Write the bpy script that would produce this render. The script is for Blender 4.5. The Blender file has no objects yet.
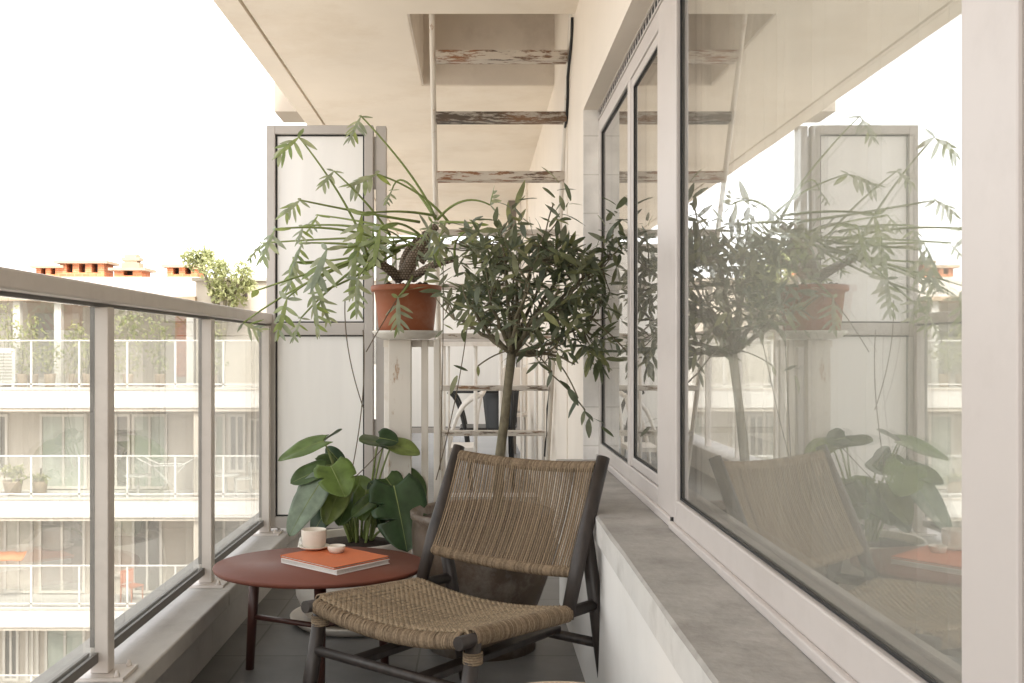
import bpy, math, random
from mathutils import Vector as V, Matrix, noise as mnoise
R = math.radians
S = bpy.context.scene
COL = S.collection
rnd = random.Random(7)
F = 1000.0; CX = 477.0; CY = 350.0; EYE = 0.93
FL = -.18        # height of the balcony floor (the kerb slab is z = 0.08)

def P(px, py, d):
    """real-world point seen at a place of the photograph, at its true distance d"""
    return V(((px - CX) / F * d, d, EYE + (CY - py) / F * d))

# ------------------------------------------------------------------ mesh builder
class MB:
    def __init__(s):
        s.v = []; s.f = []; s.mi = []; s.sm = []
    def face(s, idx, m=0, smooth=False):
        s.f.append(tuple(idx)); s.mi.append(m); s.sm.append(smooth)
    def box(s, a, b, m=0, rot=None, org=None):
        (x0, y0, z0), (x1, y1, z1) = a, b
        n = len(s.v)
        pts = [V(p) for p in ((x0,y0,z0),(x1,y0,z0),(x1,y1,z0),(x0,y1,z0),(x0,y0,z1),(x1,y0,z1),(x1,y1,z1),(x0,y1,z1))]
        if rot is not None:
            o = V(org or (0, 0, 0)); pts = [rot @ (p - o) + o for p in pts]
        s.v += pts
        for q in ((0,3,2,1),(4,5,6,7),(0,1,5,4),(1,2,6,5),(2,3,7,6),(3,0,4,7)):
            s.face([n + i for i in q], m)
        return n
    def tube(s, pts, r, k=8, m=0, cap=True, flat=None):
        pts = [V(p) for p in pts]
        rs = r if isinstance(r, (list, tuple)) else [r] * len(pts)
        n0 = len(s.v); up = None
        for i, p in enumerate(pts):
            t = (pts[min(i+1, len(pts)-1)] - pts[max(i-1, 0)])
            t = t.normalized() if t.length > 1e-9 else V((0,0,1))
            if up is None:
                a = V((0,0,1)) if abs(t.z) < .9 else V((1,0,0))
                up = (a - t * a.dot(t)).normalized()
            else:
                up = (up - t * up.dot(t))
                up = up.normalized() if up.length > 1e-9 else V((1,0,0))
            sd = t.cross(up)
            for j in range(k):
                a = 2*math.pi*j/k
                fx, fy = (1, 1) if flat is None else flat
                s.v.append(p + up*math.cos(a)*rs[i]*fy + sd*math.sin(a)*rs[i]*fx)
        for i in range(len(pts)-1):
            for j in range(k):
                a = n0+i*k+j; b = n0+i*k+(j+1)%k
                s.face((a, b, b+k, a+k), m, True)
        if cap:
            s.face([n0+j for j in range(k)][::-1], m)
            e = n0+(len(pts)-1)*k
            s.face([e+j for j in range(k)], m)
    def lathe(s, prof, c, k=40, m=0, sx=1, sy=1, smooth=True):
        n0 = len(s.v); c = V(c)
        for (r, z) in prof:
            for j in range(k):
                a = 2*math.pi*j/k
                s.v.append(c + V((r*math.cos(a)*sx, r*math.sin(a)*sy, z)))
        for i in range(len(prof)-1):
            for j in range(k):
                a = n0+i*k+j; b = n0+i*k+(j+1)%k
                s.face((a, b, b+k, a+k), m, smooth)
        if prof[0][0] > 1e-4: s.face([n0+j for j in range(k)][::-1], m)
        if prof[-1][0] > 1e-4: s.face([n0+(len(prof)-1)*k+j for j in range(k)], m)
    def build(s, name, mats, parent=None, bevel=0, seg=2):
        me = bpy.data.meshes.new(name)
        me.from_pydata([tuple(p) for p in s.v], [], s.f)
        for m in (mats if isinstance(mats, (list, tuple)) else [mats]): me.materials.append(m)
        me.polygons.foreach_set('material_index', s.mi)
        me.polygons.foreach_set('use_smooth', s.sm)
        me.update()
        o = bpy.data.objects.new(name, me); COL.objects.link(o)
        if parent:
            o.parent = parent
            o.matrix_parent_inverse = Matrix.Translation(-V(parent.get('base', (0,0,0)))) if not parent.get('rot') else Matrix.Identity(4)
        if bevel:
            b = o.modifiers.new('bevel', 'BEVEL'); b.width = bevel; b.segments = seg; b.limit_method = 'ANGLE'; b.angle_limit = R(40)
        return o

def tag(o, label, cat, group=None, kind=None):
    if label: o['label'] = label
    if cat: o['category'] = cat
    if group: o['group'] = group
    if kind: o['kind'] = kind
    return o
def thing(name, label, cat, loc=(0,0,0), group=None, kind=None):
    o = bpy.data.objects.new(name, None); COL.objects.link(o)
    o.location = loc; o['base'] = tuple(loc); o.empty_display_size = .05
    return tag(o, label, cat, group, kind)
def local_thing(name, label, cat, loc, rz, group=None):
    o = thing(name, label, cat, loc, group); o['rot'] = 1; o.rotation_euler = (0, 0, rz)
    return o
def struct(o):
    o['kind'] = 'structure'; return o
def dup(root, loc, label=None, group=None, rz=None):
    r = root.copy(); COL.objects.link(r); r.location = loc
    if rz is not None: r.rotation_euler = (0, 0, rz)
    if label: r['label'] = label
    if group: r['group'] = group
    for ch in list(root.children):
        c = ch.copy(); COL.objects.link(c); c.parent = r
        for g in list(ch.children):
            e = g.copy(); COL.objects.link(e); e.parent = c
    return r

# ------------------------------------------------------------------ materials
def mat(name):
    m = bpy.data.materials.new(name); m.use_nodes = True
    nt = m.node_tree; nt.nodes.clear()
    out = nt.nodes.new('ShaderNodeOutputMaterial')
    return m, nt, out
def nd(nt, t, **kw):
    n = nt.nodes.new(t)
    for k, v in kw.items():
        if k.startswith('i_'):
            key = k[2:]; key = int(key) if key.isdigit() else key.replace('_', ' ')
            n.inputs[key].default_value = v
        else: setattr(n, k, v)
    return n
def ramp(nt, fac, stops):
    r = nd(nt, 'ShaderNodeValToRGB'); e = r.color_ramp.elements
    while len(e) < len(stops): e.new(.5)
    for el, (p, c) in zip(e, stops):
        el.position = p; el.color = (*c, 1) if len(c) == 3 else c
    nt.links.new(fac, r.inputs[0]); return r.outputs[0]
def pbr(name, col, rough=.6, var=.12, scale=6, bump=0, bscale=80, spec=.4, metal=0, stain=None, coat=0):
    """base colour with soft patchy variation, optional stain colour (col, amount, scale) and fine bump"""
    m, nt, out = mat(name); L = nt.links.new
    b = nd(nt, 'ShaderNodeBsdfPrincipled'); b.inputs['Roughness'].default_value = rough
    b.inputs['Specular IOR Level'].default_value = spec; b.inputs['Metallic'].default_value = metal
    if coat: b.inputs['Coat Weight'].default_value = coat
    tc = nd(nt, 'ShaderNodeTexCoord')
    n1 = nd(nt, 'ShaderNodeTexNoise', i_Scale=scale, i_Detail=5.0, i_Roughness=.6); L(tc.outputs['Object'], n1.inputs['Vector'])
    lo = tuple(max(0, c*(1-var)) for c in col); hi = tuple(min(1, c*(1+var)) for c in col)
    c = ramp(nt, n1.outputs[0], [(.3, lo), (.7, hi)])
    if stain:
        sc, amt, ss = stain
        n2 = nd(nt, 'ShaderNodeTexNoise', i_Scale=ss, i_Detail=8.0, i_Roughness=.7); L(tc.outputs['Object'], n2.inputs['Vector'])
        k = ramp(nt, n2.outputs[0], [(.5, (0,0,0)), (.72, (amt,)*3)])
        mx = nd(nt, 'ShaderNodeMix', data_type='RGBA'); L(k, mx.inputs[0]); L(c, mx.inputs[6]); mx.inputs[7].default_value = (*sc, 1)
        c = mx.outputs[2]
    L(c, b.inputs['Base Color'])
    rr = nd(nt, 'ShaderNodeMapRange', i_3=max(.02, rough-.08), i_4=min(1, rough+.1)); L(n1.outputs[0], rr.inputs[0]); L(rr.outputs[0], b.inputs['Roughness'])
    if bump:
        n3 = nd(nt, 'ShaderNodeTexNoise', i_Scale=bscale, i_Detail=4.0); L(tc.outputs['Object'], n3.inputs['Vector'])
        bp = nd(nt, 'ShaderNodeBump', i_Strength=bump, i_Distance=.004); L(n3.outputs[0], bp.inputs['Height']); L(bp.outputs[0], b.inputs['Normal'])
    L(b.outputs[0], out.inputs[0]); return m
def peeling(name, paint, under, under2, amount=.5, stretch=(6, 6, 40), rough=.6):
    m, nt, out = mat(name); L = nt.links.new
    b = nd(nt, 'ShaderNodeBsdfPrincipled'); b.inputs['Roughness'].default_value = rough
    tc = nd(nt, 'ShaderNodeTexCoord'); mp = nd(nt, 'ShaderNodeMapping'); mp.inputs['Scale'].default_value = stretch
    L(tc.outputs['Object'], mp.inputs[0])
    n1 = nd(nt, 'ShaderNodeTexNoise', i_Scale=1.0, i_Detail=8.0, i_Roughness=.72); L(mp.outputs[0], n1.inputs[0])
    n2 = nd(nt, 'ShaderNodeTexNoise', i_Scale=3.0, i_Detail=4.0); L(tc.outputs['Object'], n2.inputs[0])
    uc = ramp(nt, n2.outputs[0], [(.4, under), (.62, under2)])
    k = ramp(nt, n1.outputs[0], [(amount-.03, (1,1,1)), (amount+.03, (0,0,0))])
    pc = ramp(nt, n2.outputs[0], [(.3, tuple(c*.85 for c in paint)), (.7, paint)])
    mx = nd(nt, 'ShaderNodeMix', data_type='RGBA'); L(k, mx.inputs[0]); L(pc, mx.inputs[6]); L(uc, mx.inputs[7])
    L(mx.outputs[2], b.inputs['Base Color'])
    bp = nd(nt, 'ShaderNodeBump', i_Strength=.6, i_Distance=.002, invert=True); L(k, bp.inputs['Height']); L(bp.outputs[0], b.inputs['Normal'])
    L(b.outputs[0], out.inputs[0]); return m
def leafm(name, cols, rough=.4, trans=.35, spec=.4):
    m, nt, out = mat(name); L = nt.links.new
    g = nd(nt, 'ShaderNodeNewGeometry')
    c = ramp(nt, g.outputs['Random Per Island'], [(i/(len(cols)-1), k) for i, k in enumerate(cols)])
    tc = nd(nt, 'ShaderNodeTexCoord'); n = nd(nt, 'ShaderNodeTexNoise', i_Scale=25.0, i_Detail=4.0); L(tc.outputs['Object'], n.inputs[0])
    hs = nd(nt, 'ShaderNodeHueSaturation'); L(c, hs.inputs['Color'])
    mr = nd(nt, 'ShaderNodeMapRange', i_1=.3, i_2=.7, i_3=.75, i_4=1.25); L(n.outputs[0], mr.inputs[0]); L(mr.outputs[0], hs.inputs['Value'])
    b = nd(nt, 'ShaderNodeBsdfPrincipled', i_Roughness=rough); b.inputs['Specular IOR Level'].default_value = spec
    L(hs.outputs[0], b.inputs['Base Color'])
    t = nd(nt, 'ShaderNodeBsdfTranslucent'); h2 = nd(nt, 'ShaderNodeHueSaturation', i_Value=1.3, i_Saturation=1.1); L(hs.outputs[0], h2.inputs['Color']); L(h2.outputs[0], t.inputs[0])
    x = nd(nt, 'ShaderNodeMixShader', i_0=trans); L(b.outputs[0], x.inputs[1]); L(t.outputs[0], x.inputs[2])
    L(x.outputs[0], out.inputs[0]); return m
def glass(name, panes=1, tint=(.97, .98, .97), gain=1.0, smear=0.0, ior_=1.52, haze=0.0, warp=0.0):
    """a sheet of clear glass with thickness: each face reflects by Fresnel, the rest passes straight through"""
    m, nt, out = mat(name); L = nt.links.new
    g = nd(nt, 'ShaderNodeNewGeometry')
    ior = nd(nt, 'ShaderNodeMapRange', i_3=ior_, i_4=1/ior_); L(g.outputs['Backfacing'], ior.inputs[0])
    fr = nd(nt, 'ShaderNodeFresnel'); L(ior.outputs[0], fr.inputs[0])
    f = fr.outputs[0]
    if panes == 2:      # double glazing: four surfaces in all
        a = nd(nt, 'ShaderNodeMath', operation='MULTIPLY', i_1=2.0*gain); L(f, a.inputs[0])
        c = nd(nt, 'ShaderNodeMath', operation='ADD', i_1=1.0); L(f, c.inputs[0])
        q = nd(nt, 'ShaderNodeMath', operation='DIVIDE'); L(a.outputs[0], q.inputs[0]); L(c.outputs[0], q.inputs[1]); f = q.outputs[0]
    t = nd(nt, 'ShaderNodeBsdfTransparent'); t.inputs[0].default_value = (*tint, 1)
    gl = nd(nt, 'ShaderNodeBsdfGlossy'); gl.inputs['Roughness'].default_value = smear; gl.inputs[0].default_value = (1, 1, 1, 1)
    x = nd(nt, 'ShaderNodeMixShader'); L(f, x.inputs[0]); L(t.outputs[0], x.inputs[1]); L(gl.outputs[0], x.inputs[2])
    if warp:    # float glass is never quite flat
        tw_ = nd(nt, 'ShaderNodeTexCoord'); nw = nd(nt, 'ShaderNodeTexNoise', i_Scale=3.5, i_Detail=1.0); L(tw_.outputs['Object'], nw.inputs[0])
        bw = nd(nt, 'ShaderNodeBump', i_Strength=warp, i_Distance=.02); L(nw.outputs[0], bw.inputs['Height']); L(bw.outputs[0], gl.inputs['Normal'])
    if haze:    # pale milky veil painted into the glass for a hazy, washed-out look
        tc = nd(nt, 'ShaderNodeTexCoord'); mp = nd(nt, 'ShaderNodeMapping'); mp.inputs['Scale'].default_value = (3, 3, .8); L(tc.outputs['Object'], mp.inputs[0])
        n = nd(nt, 'ShaderNodeTexNoise', i_Scale=2.2, i_Detail=7.0, i_Roughness=.65); L(mp.outputs[0], n.inputs[0])
        k = nd(nt, 'ShaderNodeMapRange', i_1=.3, i_2=.75, i_3=haze*.5, i_4=haze*1.5); L(n.outputs[0], k.inputs[0])
        d = nd(nt, 'ShaderNodeBsdfDiffuse'); d.inputs[0].default_value = (.82, .79, .74, 1); tl = nd(nt, 'ShaderNodeBsdfTranslucent'); tl.inputs[0].default_value = (.82, .79, .74, 1)
        dm = nd(nt, 'ShaderNodeMixShader', i_0=.5); L(d.outputs[0], dm.inputs[1]); L(tl.outputs[0], dm.inputs[2])
        y = nd(nt, 'ShaderNodeMixShader'); L(k.outputs[0], y.inputs[0]); L(x.outputs[0], y.inputs[1]); L(dm.outputs[0], y.inputs[2]); x = y
    L(x.outputs[0], out.inputs[0]); return m
def frosted(name, col=(.85, .85, .84)):
    m, nt, out = mat(name); L = nt.links.new
    tc = nd(nt, 'ShaderNodeTexCoord'); mp = nd(nt, 'ShaderNodeMapping'); mp.inputs['Scale'].default_value = (14, 14, 1.2); L(tc.outputs['Object'], mp.inputs[0]); n = nd(nt, 'ShaderNodeTexNoise', i_Scale=1.0, i_Detail=6.0); L(mp.outputs[0], n.inputs[0])
    c = ramp(nt, n.outputs[0], [(.3, tuple(k*.93 for k in col)), (.7, col)])
    d = nd(nt, 'ShaderNodeBsdfDiffuse'); L(c, d.inputs[0])
    t = nd(nt, 'ShaderNodeBsdfTranslucent'); L(c, t.inputs[0])
    x = nd(nt, 'ShaderNodeMixShader', i_0=.5); L(d.outputs[0], x.inputs[1]); L(t.outputs[0], x.inputs[2])
    gl = nd(nt, 'ShaderNodeBsdfGlossy', i_Roughness=.25); y = nd(nt, 'ShaderNodeMixShader', i_0=.03); L(x.outputs[0], y.inputs[1]); L(gl.outputs[0], y.inputs[2])
    L(y.outputs[0], out.inputs[0]); return m
def sheer(name, col):
    m, nt, out = mat(name); L = nt.links.new
    d = nd(nt, 'ShaderNodeBsdfDiffuse'); d.inputs[0].default_value = (*col, 1)
    t = nd(nt, 'ShaderNodeBsdfTranslucent'); t.inputs[0].default_value = (*col, 1)
    x = nd(nt, 'ShaderNodeMixShader', i_0=.45); L(d.outputs[0], x.inputs[1]); L(t.outputs[0], x.inputs[2])
    p = nd(nt, 'ShaderNodeBsdfTransparent'); y = nd(nt, 'ShaderNodeMixShader', i_0=.05); L(x.outputs[0], y.inputs[1]); L(p.outputs[0], y.inputs[2])
    L(y.outputs[0], out.inputs[0]); return m
def tiles(name, col, mortar, size, gap=.004, rough=.45, off=0.0, axis='XY', var=.12, shift=(0,0,0)):
    m, nt, out = mat(name); L = nt.links.new
    tc = nd(nt, 'ShaderNodeTexCoord'); mp = nd(nt, 'ShaderNodeMapping'); mp.inputs['Location'].default_value = shift
    if axis == 'YZ': mp.inputs['Rotation'].default_value = (R(90), 0, R(90))
    if axis == 'XZ': mp.inputs['Rotation'].default_value = (R(90), 0, 0)
    L(tc.outputs['Object'], mp.inputs[0])
    br = nd(nt, 'ShaderNodeTexBrick', i_Scale=1.0); br.offset = off
    br.inputs['Brick Width'].default_value = size[0]; br.inputs['Row Height'].default_value = size[1]
    br.inputs['Mortar Size'].default_value = gap; br.inputs['Mortar Smooth'].default_value = .2
    br.inputs['Color1'].default_value = (*[c*(1-var) for c in col], 1); br.inputs['Color2'].default_value = (*[c*(1+var) for c in col], 1)
    br.inputs['Mortar'].default_value = (*mortar, 1); L(mp.outputs[0], br.inputs[0])
    n = nd(nt, 'ShaderNodeTexNoise', i_Scale=7.0, i_Detail=6.0); L(tc.outputs['Object'], n.inputs[0])
    hs = nd(nt, 'ShaderNodeHueSaturation'); L(br.outputs[0], hs.inputs['Color'])
    mr = nd(nt, 'ShaderNodeMapRange', i_1=.3, i_2=.7, i_3=.8, i_4=1.2); L(n.outputs[0], mr.inputs[0]); L(mr.outputs[0], hs.inputs['Value'])
    b = nd(nt, 'ShaderNodeBsdfPrincipled', i_Roughness=rough); L(hs.outputs[0], b.inputs['Base Color'])
    r2 = nd(nt, 'ShaderNodeMapRange', i_3=rough-.12, i_4=rough+.15); L(n.outputs[0], r2.inputs[0]); L(r2.outputs[0], b.inputs['Roughness'])
    bp = nd(nt, 'ShaderNodeBump', i_Strength=.5, i_Distance=.003, invert=True); L(br.outputs['Fac'], bp.inputs['Height']); L(bp.outputs[0], b.inputs['Normal'])
    L(b.outputs[0], out.inputs[0]); return m
def rope(name, c0, c1, scale=1.0):
    m, nt, out = mat(name); L = nt.links.new
    g = nd(nt, 'ShaderNodeNewGeometry'); tc = nd(nt, 'ShaderNodeTexCoord')
    n = nd(nt, 'ShaderNodeTexNoise', i_Scale=220.0*scale, i_Detail=3.0); L(tc.outputs['Object'], n.inputs[0])
    a = nd(nt, 'ShaderNodeMath', operation='MULTIPLY_ADD', i_1=.45); L(g.outputs['Random Per Island'], a.inputs[0])
    s = nd(nt, 'ShaderNodeMath', operation='MULTIPLY', i_1=.75); L(n.outputs[0], s.inputs[0]); L(s.outputs[0], a.inputs[2])
    c = ramp(nt, a.outputs[0], [(.2, c0), (.9, c1)])
    b = nd(nt, 'ShaderNodeBsdfPrincipled', i_Roughness=.8); b.inputs['Specular IOR Level'].default_value = .2; L(c, b.inputs['Base Color'])
    bp = nd(nt, 'ShaderNodeBump', i_Strength=.5, i_Distance=.001); L(n.outputs[0], bp.inputs['Height']); L(bp.outputs[0], b.inputs['Normal'])
    L(b.outputs[0], out.inputs[0]); return m
def wood(name, c0, c1, stretch=(40, 40, 4), rough=.5):
    m, nt, out = mat(name); L = nt.links.new
    tc = nd(nt, 'ShaderNodeTexCoord'); mp = nd(nt, 'ShaderNodeMapping'); mp.inputs['Scale'].default_value = stretch; L(tc.outputs['Object'], mp.inputs[0])
    n = nd(nt, 'ShaderNodeTexNoise', i_Scale=1.0, i_Detail=6.0, i_Roughness=.65); L(mp.outputs[0], n.inputs[0])
    c = ramp(nt, n.outputs[0], [(.3, c0), (.7, c1)])
    b = nd(nt, 'ShaderNodeBsdfPrincipled', i_Roughness=rough); L(c, b.inputs['Base Color'])
    bp = nd(nt, 'ShaderNodeBump', i_Strength=.15, i_Distance=.002); L(n.outputs[0], bp.inputs['Height']); L(bp.outputs[0], b.inputs['Normal'])
    L(b.outputs[0], out.inputs[0]); return m

M = {}
M['ceiling'] = pbr('cream_plaster', (.80,.735,.645), .85, .05, 1.2, .15, 60, stain=((.62,.52,.40), .5, 1.1))
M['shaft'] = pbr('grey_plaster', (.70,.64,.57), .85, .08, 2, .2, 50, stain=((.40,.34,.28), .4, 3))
M['wall'] = pbr('white_plaster', (.82,.795,.76), .8, .03, 2, .2, 60, stain=((.66,.63,.59), .3, 2.2))
M['wall_cream'] = pbr('cream_white_plaster', (.80,.735,.655), .8, .03, 2, .2, 60, stain=((.66,.60,.52), .25, 2.2))
M['tile_white'] = tiles('white_wall_tile', (.85,.83,.80), (.68,.66,.62), (.15,.17), .003, .3, 0, 'XZ', .02)
M['sill'] = pbr('weathered_concrete', (.40,.38,.355), .8, .22, 5, .9, 45, stain=((.25,.23,.21), .6, 6))
M['sill_lip'] = pbr('limewashed_concrete', (.66,.64,.61), .8, .08, 5, .3, 50, stain=((.42,.40,.37), .6, 7))
M['frame'] = pbr('window_lacquer', (.60,.555,.53), .38, .03, 3, spec=.45, stain=((.45,.41,.38), .3, 5))
M['alu'] = pbr('grey_lacquered_aluminium', (.44,.41,.385), .42, .06, 4, spec=.5, stain=((.38,.345,.31), .4, 7))
M['alu_rail'] = pbr('balustrade_aluminium', (.66,.61,.57), .42, .05, 4, spec=.5, stain=((.48,.43,.39), .4, 7))
M['alu_dark'] = pbr('dark_aluminium_track', (.16,.15,.14), .45, .1, 10)
M['rubber'] = pbr('black_gasket', (.02,.02,.02), .6, .1, 10)
M['kerb'] = pbr('painted_kerb', (.52,.50,.475), .7, .10, 4, .3, 40, stain=((.32,.30,.28), .5, 5))
M['floor'] = tiles('floor_tile', (.18,.178,.174), (.115,.112,.108), (.62,.41), .004, .5, 0, 'XY', .06, (.21,.06,0))
M['glass_win'] = glass('double_glazing', 2, (.95,.96,.94), 1.0, ior_=2.35, haze=.05, warp=.005)
M['glass_rail'] = glass('balustrade_glass', 1, (.96,.97,.96), ior_=1.65, haze=.07)
M['frost'] = frosted('frosted_glass', (.93,.925,.91))
M['clear'] = glass('clear_edge', 1, (.98,.98,.98))
M['dark_wood'] = wood('dark_stained_wood', (.018,.014,.012), (.05,.038,.033), rough=.45)
M['cord'] = rope('tan_cord', (.105,.074,.049), (.33,.25,.168))
M['cord_seat'] = rope('seat_cord', (.12,.088,.057), (.40,.31,.21))
M['table_top'] = pbr('oxide_red_lacquer', (.155,.047,.029), .52, .08, 5, spec=.4, stain=((.20,.085,.07), .25, 9))
M['table_leg'] = wood('red_brown_stained_wood', (.045,.017,.013), (.08,.03,.022), rough=.4)
M['orange'] = pbr('orange_cloth_cover', (.56,.15,.055), .65, .06, 30, .15, 300)
M['paper'] = tiles('page_edges', (.72,.69,.65), (.5,.47,.44), (5, .0016), .0003, .8, 0, 'XZ', .03)
M['white_cover'] = pbr('white_book_cover', (.76,.74,.72), .5, .03, 10)
M['ceramic'] = pbr('cream_glazed_ceramic', (.72,.66,.58), .28, .03, 12, spec=.5)
M['terracotta'] = pbr('terracotta_plastic', (.30,.095,.042), .5, .12, 6, .1, 50, stain=((.42,.25,.18), .5, 7))
M['soil'] = pbr('soil', (.045,.03,.022), .95, .5, 40, 1.0, 90)
M['planter'] = pbr('pale_stone_planter', (.70,.65,.585), .75, .07, 6, .3, 60, stain=((.50,.44,.37), .4, 7))
M['old_pot'] = pbr('weathered_brown_pot', (.12,.085,.06), .45, .4, 5, .5, 30, stain=((.34,.31,.28), .8, 4.5))
M['black_pot'] = pbr('black_nursery_pot', (.05,.055,.048), .5, .2, 10)
M['peel_wood'] = peeling('flaking_ladder_paint', (.60,.54,.47), (.09,.075,.06), (.28,.13,.06), .47, (9,30,55))
M['peel_low'] = peeling('greyed_rung_paint', (.58,.54,.49), (.13,.105,.08), (.30,.17,.09), .44, (9,30,55))
M['peel_white'] = peeling('flaking_white_paint', (.74,.69,.62), (.52,.42,.31), (.42,.24,.13), .37, (28,28,7))
M['peel_rung2'] = peeling('worn_grey_rung_paint', (.45,.41,.36), (.07,.06,.05), (.20,.11,.06), .52, (10,30,60))
M['white_metal'] = pbr('white_enamel', (.74,.71,.67), .45, .05, 8, stain=((.5,.4,.3), .35, 12))
M['tray'] = pbr('white_enamel_tray', (.72,.69,.64), .35, .06, 8, stain=((.5,.44,.37), .5, 9))
M['cable'] = pbr('black_cable', (.02,.02,.02), .6, .1, 10)
M['post'] = pbr('grey_brown_metal', (.22,.19,.165), .5, .1, 5)
M['black_plastic'] = pbr('black_plastic', (.02,.021,.022), .4, .1, 10)
M['curtain'] = sheer('sheer_white_voile', (.90,.89,.86))
M['room'] = pbr('room_plaster', (.84,.82,.79), .9, .04, 2)
M['jute'] = rope('pale_jute', (.45,.35,.25), (.70,.58,.45))
M['petiole'] = pbr('petiole_green', (.20,.25,.08), .5, .25, 20)
M['caudex'] = tiles('scaly_stem', (.27,.21,.16), (.10,.075,.055), (.012,.010), .0022, .8, .5, 'XZ', .25)
M['bark'] = pbr('grey_green_bark', (.15,.13,.085), .8, .3, 30, .8, 80, stain=((.09,.075,.05), .6, 14))
M['root'] = pbr('aerial_root', (.14,.11,.075), .8, .2, 20)
M['leaf_olive'] = leafm('dark_tree_leaf', [(.08,.095,.055),(.13,.15,.08),(.14,.165,.12),(.25,.26,.12),(.21,.225,.17)], .32, .42)
M['leaf_phil'] = leafm('philodendron_leaf', [(.17,.23,.09),(.26,.31,.10),(.29,.33,.25),(.33,.35,.20),(.24,.28,.20)], .42, .45)
for nm, c in (('mid',(.075,.125,.04)),('dark',(.036,.072,.028)),('pale',(.21,.265,.19)),('lime',(.19,.24,.07)),('bright',(.13,.20,.045))):
    M['mon_'+nm] = leafm('monstera_leaf_'+nm, [c, tuple(k*1.05 for k in c)], .32, .3, .5)
# far building
M['f_wall'] = pbr('beige_facade', (.44,.39,.33), .85, .06, .6, stain=((.42,.36,.3), .3, 1.2))
M['f_white'] = pbr('white_facade_band', (.54,.515,.48), .8, .05, .8, stain=((.55,.52,.48), .35, 1.5))
M['f_frame'] = pbr('pale_window_frame', (.52,.48,.43), .5, .05, 2)
M['f_rail'] = pbr('white_far_railing', (.52,.50,.47), .5, .03, 2)
M['f_brick'] = tiles('orange_brick', (.52,.17,.07), (.45,.26,.17), (.24,.07), .008, .85, .5, 'XZ', .2)
M['f_cap'] = pbr('pale_cap_stone', (.36,.27,.19), .8, .1, 4)
M['f_dark'] = pbr('dark_opening', (.06,.045,.04), .7, .1, 4)
def far_pane(name, c):
    m = pbr(name, c, .12, .22, .9, spec=.6); return m
M['pane_a'] = far_pane('pane_green_curtain', (.33,.35,.30)); M['pane_b'] = far_pane('pane_dark', (.13,.12,.105)); M['pane_c'] = far_pane('pane_blind', (.48,.44,.38)); M['pane_d'] = far_pane('pane_grey', (.26,.245,.22))
M['leaf_far'] = leafm('far_leaf', [(.17,.20,.08),(.26,.28,.11),(.34,.34,.15),(.22,.22,.12)], .6, .45)
M['leaf_tree'] = leafm('roof_tree_leaf', [(.26,.28,.14),(.34,.36,.18),(.42,.42,.24),(.30,.32,.16)], .65, .45)
M['ground'] = pbr('courtyard_paving', (.40,.37,.33), .9, .15, .3, stain=((.28,.26,.23), .5, .5))
M['orange_plastic'] = pbr('orange_plastic', (.45,.15,.07), .5, .05, 5)
M['green_cloth'] = pbr('pale_green_cloth', (.25,.40,.30), .8, .1, 5)

# ================================================================== the setting
BACK = -5.0; FAR = 14.0; CEIL = 2.53
b = MB(); b.box((-400, -300, -12.2), (400, 900, -12.0)); g = struct(b.build('ground', M['ground']))
b = MB(); b.box((-1.16, BACK, -.40), (.61, FAR, FL)); struct(b.build('floor', M['floor']))
b = MB(); ks = [BACK, -2.0, .6, 3.61, 6.7, 10.3, FAR]
for y0, y1 in zip(ks, ks[1:]):
    b.box((-1.17, y0+.003, .004), (-.894, y1-.003, .063))
    b.box((-1.165, y0, FL-.2), (-.955, y1, .004))
struct(b.build('kerb', M['kerb'], bevel=.006))

# ceiling slab with a hatch (ladder shaft) and an edge beam with a drip groove
HX0, HX1, HY0, HY1 = -.333, .467, 4.76, 6.06
b = MB(); T = CEIL + .62
b.box((-1.075, BACK, CEIL), (HX0, FAR, T)); b.box((HX0, BACK, CEIL), (HX1, HY0, T)); b.box((HX0, HY1, CEIL), (HX1, FAR, T))
b.box((HX1, BACK, CEIL), (.62, FAR, T))
b.box((-1.205, BACK, CEIL-.004), (-1.09, FAR, T)); b.box((-1.09, BACK, CEIL+.02), (-1.075, FAR, T))
cl = struct(b.build('ceiling', M['ceiling']))
b = MB()
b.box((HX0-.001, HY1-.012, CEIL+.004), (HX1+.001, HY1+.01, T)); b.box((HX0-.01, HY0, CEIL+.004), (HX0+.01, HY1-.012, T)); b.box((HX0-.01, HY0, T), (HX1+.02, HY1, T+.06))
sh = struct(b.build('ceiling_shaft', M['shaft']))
# the building above and behind the room (storeys out of view, put in to block the sun)
t = thing('apartment_block', 'upper storeys of the home block above the balcony ceiling', 'building')
b = MB(); b.box((.63, BACK, T+.08), (9, 32, 7.5)); b.build('wall', M['wall'], t)
b = MB(); b.box((-1.42, 7.0, 2.6), (-1.212, 7.35, 3.9)); b.build('partition', M['f_wall'], t)

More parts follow.
